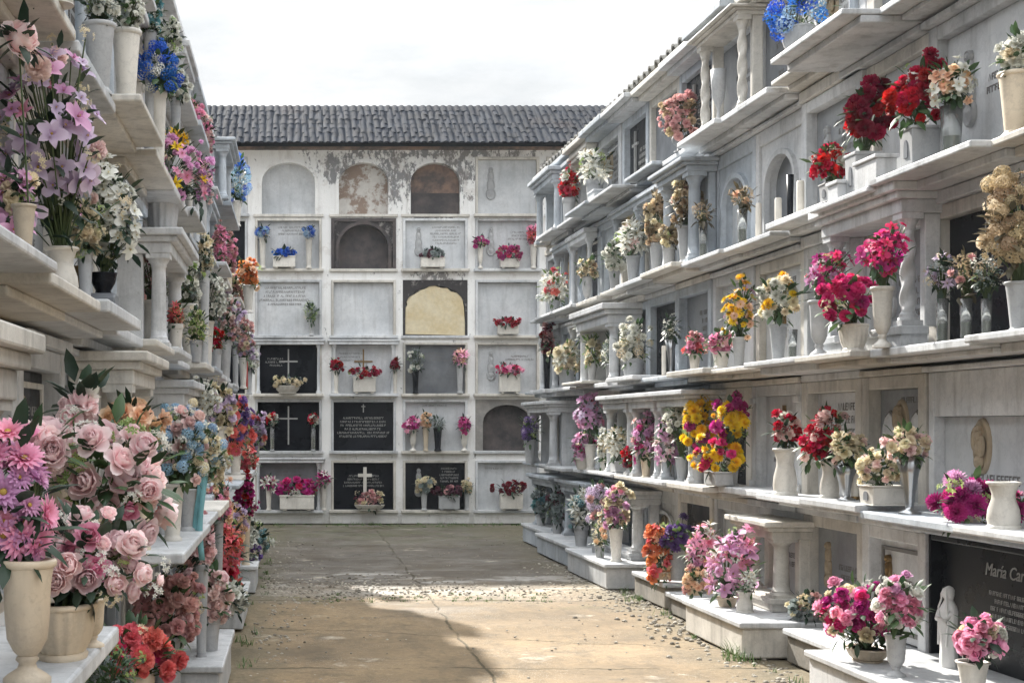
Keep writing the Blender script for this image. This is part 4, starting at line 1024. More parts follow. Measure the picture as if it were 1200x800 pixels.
I('R', 1, .2, 858, 494, 44, 62, 'yellow blooms with magenta edge', ['mum', 'carnation'], [('yellow', 5), ('magenta', 3)], 19, 'beaker', 20, 'vase_grey', my=525)
I('R', 1, .3, 842, 536, 62, 42, 'low yellow and pink heap', ['mum', 'carnation'], [('yellow', 4), ('hotpink', 3)], 16, 'trough', 46, 'vase_grey', my=552)
I('R', 1, .22, 799, 488, 38, 48, 'white carnation cluster', ['carnation', 'spray'], [('white', 4), ('cream', 2)], 12, 'beaker', 17, 'vase_white', my=535)
I('R', 1, .26, 781, 522, 30, 58, 'mauve pink orchids', ['orchid'], [('mauve', 4), ('blush', 2)], 13, 'beaker', 15, 'vase_white')
I('R', 1, .24, 757, 516, 34, 62, 'dark mauve carnations', ['carnation', 'orchid'], [('mauve', 3), ('magenta', 1), ('dusty', 2)], 12, 'beaker', 14, 'vase_white')
I('R', 1, .26, 740, 536, 22, 34, 'scarlet roses with brown buds', ['rose'], [('red', 4), ('wine', 1)], 11, 'beaker', 11, 'vase_white')
I('R', 1, .26, 724, 520, 32, 42, 'creamy white lilies', ['lily'], [('white', 4), ('cream', 1)], 14, 'trough', 26, 'vase_white', my=540)
I('R', 1, .26, 708, 526, 18, 48, 'white orchid spike', ['orchid'], [('white', 3), ('cream', 1)], 10, 'beaker', 11, 'vase_white')
I('R', 1, .26, 692, 486, 40, 46, 'lilac pink orchids, upper bunch', ['orchid'], [('mauve', 3), ('pink', 2), ('lavender', 2)], 13, 'beaker', 15, 'vase_white', my=520)
I('R', 1, .3, 684, 524, 32, 40, 'lower magenta pink orchids', ['orchid'], [('mauve', 3), ('magenta', 2), ('pink', 1)], 12, 'pot', 22, 'vase_white')
I('R', 1, .42, 621, 504, 26, 36, 'purple hydrangea cluster', ['hydra'], [('purple', 4), ('lavender', 2)], 11, 'pot', 14, 'vase_grey')
# right-hand plinths
I('R', 0, .95, 1145, 746, 64, 56, 'pink and cream roses', ['rose'], [('pink', 5), ('cream', 2), ('white', 1)], 21, 'beaker', 38, 'vase_white', my=774, leaf='dark', hi=True, vx=1140)
I('R', 0, .97, 1005, 718, 94, 84, 'magenta, pink and cream roses', ['rose'], [('magenta', 3), ('pink', 4), ('cream', 2), ('hotpink', 2)], 17, 'planter', 62, 'vase_warm', my=758, vx=1016, hi=True)
I('R', 0, 1.02, 1054, 708, 58, 64, 'pink roses with white buds', ['rose'], [('pink', 4), ('mauve', 2), ('white', 3)], 18, 'baluster', 26, 'vase_white', my=742, vx=1050, hi=True)
I('R', 0, .72, 946, 718, 50, 40, 'small whitish roses', ['rose'], [('cream', 2), ('greyflower', 2), ('dusty', 1)], 13, 'pot', 34, 'vase_grey', leaf='dark')
I('R', 0, .98, 856, 662, 60, 88, 'mauve lilies', ['lily', 'orchid'], [('mauve', 5), ('pink', 3), ('white', 1)], 20, 'pot', 26, 'vase_warm', my=706, vx=852, tilt=-.35)
I('R', 0, .96, 877, 680, 22, 30, 'few white lily buds', ['lily'], [('white', 3), ('mauve', 1)], 13, 'urn', 21, 'vase_white', my=692, vx=873)
I('R', 0, .92, 822, 642, 40, 60, 'pink, white and mauve roses', ['rose', 'lily'], [('pink', 3), ('white', 2), ('mauve', 2)], 15, 'beaker', 20, 'vase_white', my=672, tilt=-.2)
I('R', 0, 1.0, 814, 684, 36, 36, 'dusty peach blooms', ['carnation'], [('peach', 3), ('dusty', 3)], 12, 'pot', 22, 'vase_warm')
I('R', 0, .95, 775, 648, 40, 80, 'tall orange and peach roses', ['rose', 'lily', 'rose'], [('orange', 4), ('peach', 2), ('coral', 2)], 18, 'pot', 28, 'vase_warm', my=680)
I('R', 0, .85, 794, 628, 34, 40, 'deep purple chrysanthemum', ['mum', 'spray'], [('purple', 3), ('greenflower', 1)], 20, 'pot', 22, 'vase_grey', leaf='light', leaves=1.6)
I('R', 0, .95, 722, 596, 36, 58, 'cream, pink and mauve roses', ['rose'], [('cream', 3), ('mauve', 2), ('pink', 1)], 13, 'beaker', 18, 'vase_white', my=618)
I('R', 0, .9, 701, 590, 32, 56, 'dusty lavender hydrangeas', ['hydra', 'carnation'], [('lavender', 3), ('dusty', 2)], 14, 'pot', 20, 'vase_grey')
I('R', 0, 1.0, 703, 628, 18, 34, 'small cream and yellow sprays', ['spray', 'carnation'], [('cream', 3), ('peach', 1)], 10, 'pot', 13, 'vase_grey')
I('R', 0, .9, 681, 598, 32, 58, 'white and teal lilies', ['lily', 'hydra'], [('white', 4), ('teal', 1)], 15, 'pot', 18, 'vase_grey', leaf='dark')
I('R', 0, .8, 653, 592, 26, 46, 'grey green dried blooms', ['carnation'], [('greyflower', 3), ('wine', 1)], 11, 'pot', 14, 'vase_grey', leaf='dark')
I('R', 0, .75, 634, 590, 24, 38, 'faded teal blooms near back wall', ['carnation'], [('greyflower', 3), ('teal', 1)], 11, 'pot', 13, 'vase_grey', leaf='dark')
# left wall, top shelf
I('L', 4, .14, 223, 134, 24, 34, 'pink carnations', ['carnation'], [('pink', 3), ('dusty', 3)], 10, 'pot', 15, 'vase_grey')
I('L', 4, .28, 277, 214, 26, 64, 'blue hydrangea column', ['hydra'], [('blue', 3), ('skyblue', 4), ('white', 1)], 12, 'beaker', 14, 'vase_white')
# left wall, third shelf
I('L', 3, .20, 116, 5, 44, 44, 'white blooms, nearest', ['carnation', 'spray'], [('white', 3), ('greyflower', 3)], 17, 'beaker', 40, 'vase_white', my=28, leaf='dark')
I('L', 3, .26, 148, 12, 34, 54, 'tall white carnations', ['carnation'], [('white', 4), ('greyflower', 2)], 14, 'beaker', 36, 'vase_white', my=36)
I('L', 3, .2, 186, 82, 42, 74, 'vivid blue hydrangeas', ['hydra'], [('blue', 6), ('white', 1)], 18, 'beaker', 20, 'vase_white', tilt=.25)
I('L', 3, .15, 176, 20, 26, 50, 'teal and white sprays', ['spray', 'carnation'], [('white', 3), ('teal', 2)], 14, 'beaker', 16, 'vase_grey')
I('L', 3, .2, 257, 290, 17, 50, 'slim pink roses', ['rose'], [('pink', 3), ('dusty', 2)], 9, 'beaker', 10, 'vase_grey')
I('L', 3, .42, 291, 322, 24, 36, 'orange roses before back wall', ['rose'], [('orange', 3), ('peach', 2)], 11, 'beaker', 15, 'vase_white')
solo('L', 3, .22, 66, -14, 44, 'urn', 'vase_white', 'white waisted vase at upper left above the orchids')
# bowl on the portal
I('L', 3, .2, 212, 204, 56, 100, 'mauve pink cascade with yellow top', ['carnation', 'orchid', 'lily'], [('mauve', 4), ('pink', 3), ('yellow', 1)], 14, 'planter', 54, 'vase_grey', zb=2.306, vx=190, my=236, leaf='dark', tilt=.5)
I('L', 3, .22, 205, 164, 26, 26, 'yellow lilies', ['lily'], [('yellow', 3)], 13, 'beaker', 12, 'vase_grey', zb=2.306, vx=200)
# left wall, second shelf
I('L', 2, .22, 52, 170, 132, 225, 'tall lavender and pink orchids', ['orchid', 'orchid', 'lily', 'spray', 'carnation'], [('lavender', 5), ('mauve', 3), ('pink', 3), ('cream', 4), ('palepink', 2)], 29, 'urn', 44, 'vase_white', vx=72, my=290, hi=True, leaf='dark', dens=1.3, nmax=110, leaves=1.4)
I('L', 2, .28, 24, 46, 14, 14, 'single big pink rose', ['peony'], [('blush', 3)], 50, 'beaker', 30, 'vase_warm', vx=28, my=240, hi=True, leaf='dark', nmax=1)
I('L', 2, .20, 136, 250, 44, 110, 'white orchids', ['orchid', 'spray'], [('white', 5), ('cream', 1)], 22, 'black', 36, 'black', vx=121, my=320, leaf='dark', tilt=.2)
solo('L', 2, .12, 97, 312, 22, 'bronze', 'bronze', 'brown bronze cylinder vase beside black granite vase on left wall')
I('L', 2, .2, 163, 328, 48, 56, 'dark wine sprays', ['spray', 'carnation'], [('wine', 3), ('dusty', 2)], 13, 'urn', 30, 'vase_white', vx=178, my=352, leaf='dark')
I('L', 2, .22, 208, 328, 50, 60, 'little white roses on dark leaves', ['rose'], [('white', 5), ('greenflower', 1)], 11, 'beaker', 23, 'vase_white', vx=221, my=356, leaf='dark', leaves=1.5)
I('L', 2, .26, 246, 345, 40, 70, 'trailing white mini roses', ['rose'], [('white', 5)], 10, 'beaker', 19, 'vase_white', vx=242, my=376, leaf='dark', tilt=.3)
I('L', 2, .27, 206, 370, 18, 28, 'salmon lilies', ['lily'], [('coral', 2), ('peach', 2)], 14, 'pot', 18, 'vase_white', vx=206)
I('L', 2, .3, 270, 380, 24, 54, 'dusty white and lilac roses', ['rose', 'carnation'], [('palepink', 3), ('lavender', 2), ('dusty', 1)], 10, 'beaker', 17, 'vase_grey', vx=264)
I('L', 2, .28, 254, 400, 14, 26, 'little red roses', ['rose'], [('red', 3)], 9, 'pot', 12, 'vase_white')
I('L', 2, .38, 285, 400, 20, 56, 'mauve and cream sprays near corner', ['carnation'], [('lavender', 2), ('dusty', 3), ('cream', 1)], 9, 'beaker', 11, 'vase_white')
I('L', 2, .3, 240, 300, 22, 50, 'small cream roses behind bowl', ['rose', 'spray'], [('cream', 3), ('white', 2)], 10, 'beaker', 13, 'vase_grey', leaf='dark')
I('L', 3, .24, 268, 300, 18, 40, 'rosy carnations by far corner', ['carnation'], [('dusty', 3), ('pink', 2)], 9, 'beaker', 10, 'vase_white')
I('L', 2, .34, 292, 420, 18, 40, 'pale lilac sprays', ['spray', 'carnation'], [('lavender', 3), ('white', 2)], 8, 'beaker', 9, 'vase_white', leaf='dark')
I('L', 2, .3, 230, 385, 24, 40, 'cream and green sprays', ['spray', 'rose'], [('cream', 3), ('greenflower', 2)], 10, 'pot', 16, 'vase_white')
I('L', 3, .26, 238, 214, 22, 50, 'pale mauve roses', ['rose'], [('mauve', 2), ('palepink', 3)], 9, 'beaker', 11, 'vase_grey', leaf='dark')
I('L', 3, .22, 206, 100, 26, 46, 'white roses behind vivid blue', ['rose', 'hydra'], [('white', 4), ('skyblue', 1)], 11, 'beaker', 13, 'vase_grey', leaf='dark')
I('L', 2, .12, 6, 250, 60, 110, 'dense mauve and cream blooms', ['orchid', 'carnation', 'spray'], [('mauve', 4), ('cream', 3), ('palepink', 2)], 26, 'pot', 40, 'vase_warm', hi=True, leaf='dark')
I('L', 2, .14, 100, 270, 34, 70, 'cream carnations with pale greens', ['carnation', 'spray'], [('cream', 3), ('greenflower', 2)], 17, 'beaker', 20, 'vase_grey', leaf='dark', hi=True)
I('L', 3, .16, 40, 12, 50, 50, 'cream sprays near upper corner', ['spray', 'carnation'], [('cream', 3), ('palepink', 2)], 20, 'pot', 26, 'vase_grey', leaf='dark', hi=True)
I('L', 2, .15, 186, 300, 26, 60, 'dark pink carnations behind white roses', ['carnation'], [('dusty', 3), ('pink', 2)], 11, 'beaker', 14, 'vase_grey', leaf='dark')
I('L', 4, .2, 240, 180, 22, 44, 'pale pink roses under the eave', ['rose'], [('palepink', 3), ('pink', 2)], 9, 'beaker', 10, 'vase_white', leaf='dark')
I('L', 4, .2, 200, 70, 26, 50, 'white roses under the eave', ['rose', 'spray'], [('white', 3), ('greenflower', 1)], 11, 'beaker', 13, 'vase_white', leaf='dark')
I('L', 2, .25, 276, 345, 20, 44, 'cream and dusty pink roses', ['rose'], [('cream', 2), ('dusty', 3)], 9, 'beaker', 10, 'vase_grey', leaf='dark')
I('L', 1, .35, 238, 470, 30, 44, 'tiny white daisies', ['daisy'], [('white', 4)], 11, 'beaker', 14, 'vase_grey', leaf='dark')
# left wall, lowest shelf
I('L', 1, .44, 258, 480, 34, 56, 'ivory and lilac blooms', ['rose', 'carnation'], [('cream', 3), ('lavender', 3)], 13, 'beaker', 17, 'vase_white', leaf='dark')
I('L', 1, .5, 288, 540, 26, 40, 'little coral and cream blooms', ['rose', 'spray'], [('coral', 2), ('cream', 3)], 10, 'beaker', 12, 'vase_grey')
I('L', 1, .42, 188, 520, 40, 60, 'bluish white sprays', ['spray', 'hydra'], [('white', 3), ('skyblue', 2)], 16, 'beaker', 22, 'vase_grey', vx=190, leaf='dark', hi=True)
I('L', 0, .58, 236, 640, 36, 60, 'soft rose bunch under shelf', ['rose'], [('blush', 3), ('dusty', 2)], 14, 'beaker', 18, 'vase_grey', leaf='dark')
I('L', 0, .52, 128, 788, 60, 50, 'feathery grey green leaves', ['spray'], [('greyflower', 3), ('greenflower', 1)], 20, 'pot', 30, 'vase_grey', leaf='green', leaves=2, hi=True)
I('L', 0, .62, 290, 660, 24, 36, 'white and violet roses', ['rose'], [('white', 3), ('purple', 1)], 11, 'pot', 14, 'vase_grey', leaf='dark')
I('L', 0, .58, 256, 590, 26, 50, 'orange and rose pink blooms', ['rose', 'carnation'], [('peach', 2), ('pink', 2), ('dusty', 2)], 11, 'beaker', 13, 'vase_grey', leaf='dark')
I('L', 1, .46, 126, 560, 150, 140, 'big blush peonies', ['peony', 'peony', 'rose', 'spray'], [('blush', 7), ('pink', 1), ('blush', 3), ('white', 3)], 42, 'urn', 40, 'vase_warm', vx=96, my=690, hi=True, leaf='green', dens=.85, leaves=1.5)
I('L', 1, .54, 104, 655, 130, 96, 'pink roses over white sprays', ['peony', 'rose', 'spray'], [('blush', 5), ('pink', 2), ('white', 5)], 30, 'planter', 110, 'vase_warm', vx=74, my=704, hi=True, leaf='dark', leaves=1.3)
I('L', 1, .52, 12, 600, 84, 190, 'mauve daisies', ['daisy'], [('mauve', 5), ('pink', 2)], 52, 'baluster', 66, 'vase_warm', vx=32, my=655, hi=True, leaf='dark')
I('L', 1, .36, 36, 530, 90, 76, 'pale pink peonies, upper left', ['peony'], [('pink', 1), ('blush', 5)], 46, 'beaker', 40, 'vase_warm', vx=40, my=585, hi=True)
I('L', 1, .36, 96, 475, 50, 62, 'pink and white roses by column', ['rose', 'peony'], [('blush', 3), ('white', 1)], 40, 'beaker', 30, 'vase_warm', vx=70, my=520, hi=True, leaf='dark', nmax=9)
I('L', 1, .42, 154, 494, 64, 48, 'peach roses', ['rose'], [('peach', 4)], 26, 'beaker', 26, 'vase_warm', vx=167, hi=True, leaf='dark', my=560)
I('L', 1, .5, 214, 520, 66, 92, 'pale blue and cream hydrangeas', ['hydra', 'hydra', 'rose', 'spray'], [('skyblue', 3), ('cream', 4), ('palepink', 3), ('white', 3)], 18, 'beaker', 30, 'vase_white', vx=202, my=566, hi=True)
I('L', 1, .52, 248, 540, 36, 70, 'creamy yellow roses with blue', ['rose', 'hydra'], [('cream', 4), ('skyblue', 2)], 15, 'beaker', 26, 'vase_white', vx=220, my=572)
I('L', 1, .45, 276, 504, 36, 64, 'red gerberas with purple', ['daisy', 'carnation'], [('coral', 3), ('purple', 2), ('dusty', 1)], 15, 'beaker', 17, 'vase_white', leaf='dark')
I('L', 1, .5, 299, 506, 24, 46, 'lilac and cream roses near back', ['rose', 'carnation'], [('lavender', 3), ('cream', 2), ('coral', 1)], 11, 'beaker', 12, 'vase_white')
# left-hand plinths
I('L', 0, .56, 162, 766, 84, 62, 'coral carnations', ['carnation'], [('coral', 4), ('hotpink', 1)], 25, 'pot', 46, 'vase_white', hi=True, vx=158)
I('L', 0, .50, 196, 716, 72, 84, 'dusty pink carnations', ['carnation', 'mum'], [('dusty', 5), ('blush', 1)], 20, 'pot', 40, 'vase_white', hi=True)
I('L', 0, .60, 244, 698, 48, 68, 'pale pink roses', ['rose'], [('palepink', 4), ('blush', 3)], 18, 'pot', 30, 'vase_white', hi=True)
I('L', 0, .62, 272, 722, 34, 44, 'white rosebuds', ['rose'], [('white', 5)], 14, 'pot', 22, 'vase_white', leaf='dark', vx=266)
I('L', 0, .44, 222, 655, 40, 60, 'mixed pink and white roses', ['rose'], [('palepink', 3), ('dusty', 2), ('white', 1)], 15, 'beaker', 22, 'vase_white', leaf='dark')
I('L', 0, .60, 264, 648, 40, 70, 'coral red lilies', ['lily', 'rose'], [('coral', 5), ('red', 1)], 19, 'beaker', 20, 'vase_white', my=690, leaf='dark')
I('L', 0, .56, 270, 612, 34, 44, 'yellow roses with purple', ['rose', 'carnation'], [('peach', 2), ('yellow', 2), ('lavender', 3)], 12, 'beaker', 14, 'vase_white', leaf='dark')
I('L', 0, .62, 288, 584, 22, 52, 'deep magenta roses', ['rose'], [('magenta', 4), ('crimson', 2)], 11, 'beaker', 13, 'vase_white', leaf='dark')
I('L', 0, .66, 300, 632, 34, 34, 'white and teal roses', ['rose', 'hydra'], [('white', 3), ('teal', 2)], 13, 'pot', 22, 'vase_white', leaf='dark')
solo('L', 1, .58, 108, 700, 34, 'baluster', 'vase_warm', 'small empty cream footed vase at shelf end beside the ribbed planter')

# ------------------------------------------------------------------ flowers on the back wall ledges
def backitem(x, y, w, h, row, desc, kinds, cols, bpx, vk, vw, vm='vase_white', leaf='dark', o=.06, my=None):
    SEED[0] += 1; sc = (BY-o)/F; z = rows[row][0]
    X = (x-CX)*sc; cz = EYE+(HY-y)*sc; a = w/2*sc; c = h/2*sc
    top = EYE+(HY-my)*sc if my else cz-c*.5
    vh = max(.05, top-z); base = Vector((X, BY-o, z))
    rn = ['topmost', 'second highest', 'third highest', 'fourth highest', 'fifth', 'lowest'][row]
    vase(vk, base, vw/2*sc, vh, vm, f'{CL[vm]} {VP[vk]} holding the {desc} on back wall')
    bouquet(f'{desc} on back wall, {rn} niche row', base+Vector((0, 0, vh*.92)), Vector((X, BY-o-.03, max(cz, z+vh*.9))), a, max(.05, min(a, .09)), c, kinds, cols, bpx*sc, False, leaf, SEED[0], Vector((0, -1, .1)).normalized(), 0, 1.1, 40, 'flowers', 'bouquets on the back wall', lambda p: BY-p.y+.04)
K = backitem
K(308, 273, 20, 20, 1, 'left blue hydrangea bunch', ['hydra'], [('blue', 2), ('skyblue', 3)], 9, 'beaker', 9)
K(362, 273, 18, 20, 1, 'right blue hydrangea bunch', ['hydra'], [('blue', 2), ('skyblue', 3)], 9, 'beaker', 9)
K(333, 297, 30, 13, 1, 'low dark blue flowers', ['carnation'], [('blue', 4)], 7, 'trough', 26)
K(507, 298, 30, 16, 1, 'dark green blooms', ['carnation'], [('greyflower', 2), ('wine', 1)], 7, 'trough', 28)
K(563, 284, 19, 16, 1, 'small magenta carnations', ['carnation'], [('magenta', 3)], 7, 'baluster', 7)
K(597, 298, 36, 22, 1, 'wide magenta carnations', ['carnation'], [('magenta', 3), ('hotpink', 2)], 8, 'trough', 22)
K(625, 278, 18, 34, 1, 'coral pink roses', ['rose'], [('coral', 3), ('pink', 3)], 8, 'beaker', 9)
K(365, 366, 17, 32, 2, 'leafy green plant', ['spray'], [('greenflower', 1), ('greyflower', 1)], 7, 'beaker', 8, 'vase_grey', 'green')
K(595, 378, 34, 13, 2, 'crimson carnation mound', ['carnation'], [('crimson', 4)], 7, 'trough', 24)
K(337, 448, 44, 15, 3, 'cream flowers before a cross', ['carnation', 'spray'], [('cream', 3), ('greyflower', 2)], 7, 'planter', 28, o=.09)
K(394, 428, 18, 18, 3, 'round crimson posy left of column', ['carnation'], [('crimson', 4)], 7, 'beaker', 7, o=.08)
K(427, 437, 40, 17, 3, 'wide crimson carnation wreath', ['carnation'], [('crimson', 4)], 8, 'trough', 26, o=.08)
K(463, 427, 12, 18, 3, 'narrow dark red posy', ['carnation'], [('darkred', 4)], 7, 'beaker', 6, o=.08)
K(487, 424, 21, 34, 3, 'grey and white sprays', ['spray', 'carnation'], [('greyflower', 3), ('white', 1)], 8, 'beaker', 9, 'black')
K(539, 420, 20, 28, 3, 'pink and peach lilies', ['lily'], [('pink', 2), ('peach', 2), ('coral', 1)], 9, 'beaker', 9, 'vase_grey')
K(597, 434, 36, 16, 3, 'hot pink carnations', ['carnation'], [('hotpink', 3), ('pink', 3)], 7, 'trough', 24)
K(319, 491, 15, 18, 4, 'left red and white posy', ['rose'], [('red', 2), ('white', 2)], 7, 'glass', 7, 'glass')
K(367, 491, 16, 18, 4, 'right red and white posy', ['rose'], [('red', 2), ('white', 2)], 7, 'glass', 7, 'glass')
K(484, 497, 20, 24, 4, 'left mauve pink orchids', ['orchid'], [('magenta', 2), ('pink', 3)], 8, 'baluster', 9)
K(499, 494, 14, 24, 4, 'pale peach carnations', ['carnation'], [('peach', 3)], 7, 'beaker', 8, 'vase_warm')
K(513, 496, 22, 20, 4, 'dark leafy sprig', ['spray'], [('greyflower', 1)], 7, 'beaker', 11, 'black', 'dark')
K(544, 498, 19, 24, 4, 'right magenta orchids', ['orchid'], [('magenta', 3), ('pink', 1)], 8, 'baluster', 9)
K(348, 572, 56, 30, 5, 'large magenta and white ribbon flowers', ['lily', 'carnation'], [('magenta', 4), ('hotpink', 2), ('white', 1)], 11, 'trough', 40, o=.08)
K(315, 565, 20, 20, 5, 'left magenta lilies', ['lily'], [('magenta', 3), ('white', 1)], 10, 'beaker', 8, o=.08)
K(380, 560, 18, 26, 5, 'right magenta lilies', ['lily'], [('magenta', 3), ('white', 1)], 10, 'beaker', 8, o=.08)
K(433, 586, 38, 28, 5, 'dusty pink and cream basket', ['rose'], [('dusty', 3), ('cream', 2), ('wine', 2)], 8, 'planter', 34, o=.1, my=591)
K(497, 568, 24, 24, 5, 'cream blooms beside a figure', ['carnation'], [('cream', 3), ('greyflower', 2)], 8, 'beaker', 9, 'vase_grey')
K(526, 576, 34, 17, 5, 'faded dark red blooms', ['carnation'], [('wine', 3), ('dusty', 1)], 7, 'trough', 24, 'vase_grey')
K(547, 570, 13, 20, 5, 'small cream posy', ['carnation'], [('cream', 3)], 7, 'beaker', 7, 'vase_grey')
K(599, 572, 38, 22, 5, 'dark red carnation heap', ['carnation'], [('darkred', 4), ('wine', 1)], 8, 'trough', 26)

# ------------------------------------------------------------------ statue, candles, blocks, ribbon
def statue():
    o = .11; v = RW.v_px(1112, o); wp = RW.world(v, o, .19); sc = wp.y/F; Hh = 100*sc
    root = empty('virgin_statue', wp, RW.rot); tag(root, 'white statuette of a veiled praying woman in front of the black plaque', 'statue')
    b = MB(); n = 28
    rings = [(0, .125, .10, 0), (.05, .12, .10, 0), (.25, .105, .09, 0), (.45, .115, .09, -.005), (.6, .128, .095, -.005), (.7, .13, .09, 0), (.76, .115, .08, 0), (.80, .08, .062, 0), (.835, .052, .05, 0), (.86, .056, .058, -.004), (.9, .064, .07, -.006), (.95, .06, .066, -.004), (.98, .042, .046, 0), (1.0, .01, .01, 0)]
    vs = []
    for (z, rx, ry, cy) in rings:
        for k in range(n):
            a = 2*math.pi*k/n; fr = max(0, -math.sin(a))
            fold = 1+.06*math.sin(9*a+4*z)*(1 if z < .75 else 0)
            bulge = 1 + (.35*fr**3 if .58 < z < .72 else 0)
            vs.append((rx*Hh*fold*math.cos(a), (ry*fold*bulge*math.sin(a)+cy)*Hh, z*Hh))
    b.add(vs, [(i*n+k, i*n+(k+1) % n, (i+1)*n+(k+1) % n, (i+1)*n+k) for i in range(len(rings)-1) for k in range(n)], True)
    b.build('robe', M['statue'], root, recentre=False)
    b = MB(); b.ball((0, -.04*Hh, .905*Hh), .044*Hh, 14, 8, 1.25); b.ball((0, -.084*Hh, .90*Hh), .010*Hh, 6, 4, 1.8); b.ball((-.017*Hh, -.077*Hh, .915*Hh), .008*Hh, 6, 4, .5); b.ball((.017*Hh, -.077*Hh, .915*Hh), .008*Hh, 6, 4, .5); b.ball((0, -.078*Hh, .875*Hh), .011*Hh, 6, 4, .4); b.build('face', M['statue'], root, recentre=False)
    for s in (-1, 1):
        b = MB(); b.tube([(s*.105*Hh, -.02*Hh, .7*Hh), (s*.10*Hh, -.09*Hh, .60*Hh), (s*.02*Hh, -.13*Hh, .65*Hh), (s*.012*Hh, -.125*Hh, .72*Hh)], [.036*Hh, .034*Hh, .02*Hh, .009*Hh], 8); b.build('arm', M['statue'], root, recentre=False)
    b = MB()
    for s_ in (-1, 1): b.tube([(s_*.03*Hh, -.045*Hh, .965*Hh), (s_*.058*Hh, -.062*Hh, .90*Hh), (s_*.06*Hh, -.06*Hh, .84*Hh), (s_*.10*Hh, -.075*Hh, .74*Hh), (s_*.115*Hh, -.07*Hh, .55*Hh), (s_*.10*Hh, -.08*Hh, .30*Hh)], .011*Hh, 6)
    b.build('veil_edge', M['statue'], root, recentre=False)
    b = MB(); b.lathe([(.2*Hh, -.0), (.2*Hh, .03*Hh), (.17*Hh, .045*Hh)], n=20); b.build('pedestal', M['statue'], root, recentre=False)
statue()
def candle(x, o, shelf, ytop, wpx, label, W=RW, red=False):
    o *= KS
    v = W.v_px(x, o); z = shelf_z(W, shelf, v); wp = W.world(v, o, z); sc = wp.y/F; h = EYE+(HY-ytop)*sc-z; r = wpx/2*sc
    root = empty('candle', wp); tag(root, label, 'candle')
    b = MB(); b.lathe([(r, 0), (r, h*.96), (r*.8, h)], n=14); b.build('wax', M['redwax' if red else 'wax'], root, recentre=False)
    b = MB(); b.lathe([(r*1.2, 0), (r*1.25, .012), (r*1.02, .02)], n=14); b.build('holder', M['bronze'], root, recentre=False)
    b = MB(); b.tube([(0, 0, h), (.002, 0, h+.015)], .002, 4); b.build('wick', M['ink'], root, recentre=False)
candle(912, .12, 3, 232, 8, 'white candle left of the dark vases in the arched niche')
candle(938, .12, 3, 212, 9, 'tall white candle at right side of arched niche')
candle(889, .12, 3, 238, 7, 'white candle between the two arched niches on right wall')
solo('R', 3, .14, 926, 205, 10, 'glass', 'black', 'dark slim vase standing empty inside the arched niche')
solo('R', 2, .24, 929, 386, 13, 'glass', 'glass', 'empty clear lantern glass beside white and yellow chrysanthemums')
candle(1002, .2, 1, 552, 9, 'short pale candle between cream rose vases on right wall')
candle(778, .2, 2, 405, 5, 'thin pale candle beside the white sprays on right wall')
candle(288, .4, 2, 415, 5, 'small red candle near the far end of left wall', LW, True)
def stoneblock(x, o, shelf, w, d, h, label):
    o *= KS; w *= KS; h *= KS; d *= KS
    v = RW.v_px(x, o); wp = RW.world(v, o, shelf_z(RW, shelf, v)); root = empty('stone_block', wp, RW.rot); tag(root, label, 'block')
    b = MB(); b.box(-w/2, w/2, -d/2, d/2, .0, h-.02); b.build('block', M['marble'], root, bevel=.004)
    b = MB(); b.box(-w/2-.01, w/2+.01, -d/2-.01, d/2+.01, h-.0195, h); b.build('cap', M['marble'], root, bevel=.004)
stoneblock(1026, .3, 3, .3, .12, .17, 'pale stone block between the crimson carnation pots on third shelf')
stoneblock(985, .3, 3, .16, .1, .12, 'small stone block before the low red roses')
stoneblock(700, .2, 4, .3, .14, .16, 'stone block under the white lilies on top right shelf')
def ribbon():
    o = .49; v = LW.v_px(232, o); wp = LW.world(v, o, SH[1]); rg = random.Random(4); b = MB()
    root = empty('ribbon', wp); tag(root, 'teal ribbon hanging from the pale blue hydrangeas on left wall', 'ribbon')
    for s in range(2):
        vs = []
        for i in range(12):
            t = i/11; x = .012*math.sin(t*5+s)+s*.02; y = .01*math.cos(t*6)-.01*s; z = .34-t*(.46 if s else .38)
            vs += [(x-.012, y, z), (x+.012, y+.006*math.sin(t*9), z)]
        b.add(vs, [(2*i, 2*i+1, 2*i+3, 2*i+2) for i in range(11)], True)
    o_ = b.build('streamer', M['ribbon'], root, recentre=False)
    m = o_.modifiers.new('s', 'SOLIDIFY'); m.thickness = .002
ribbon()

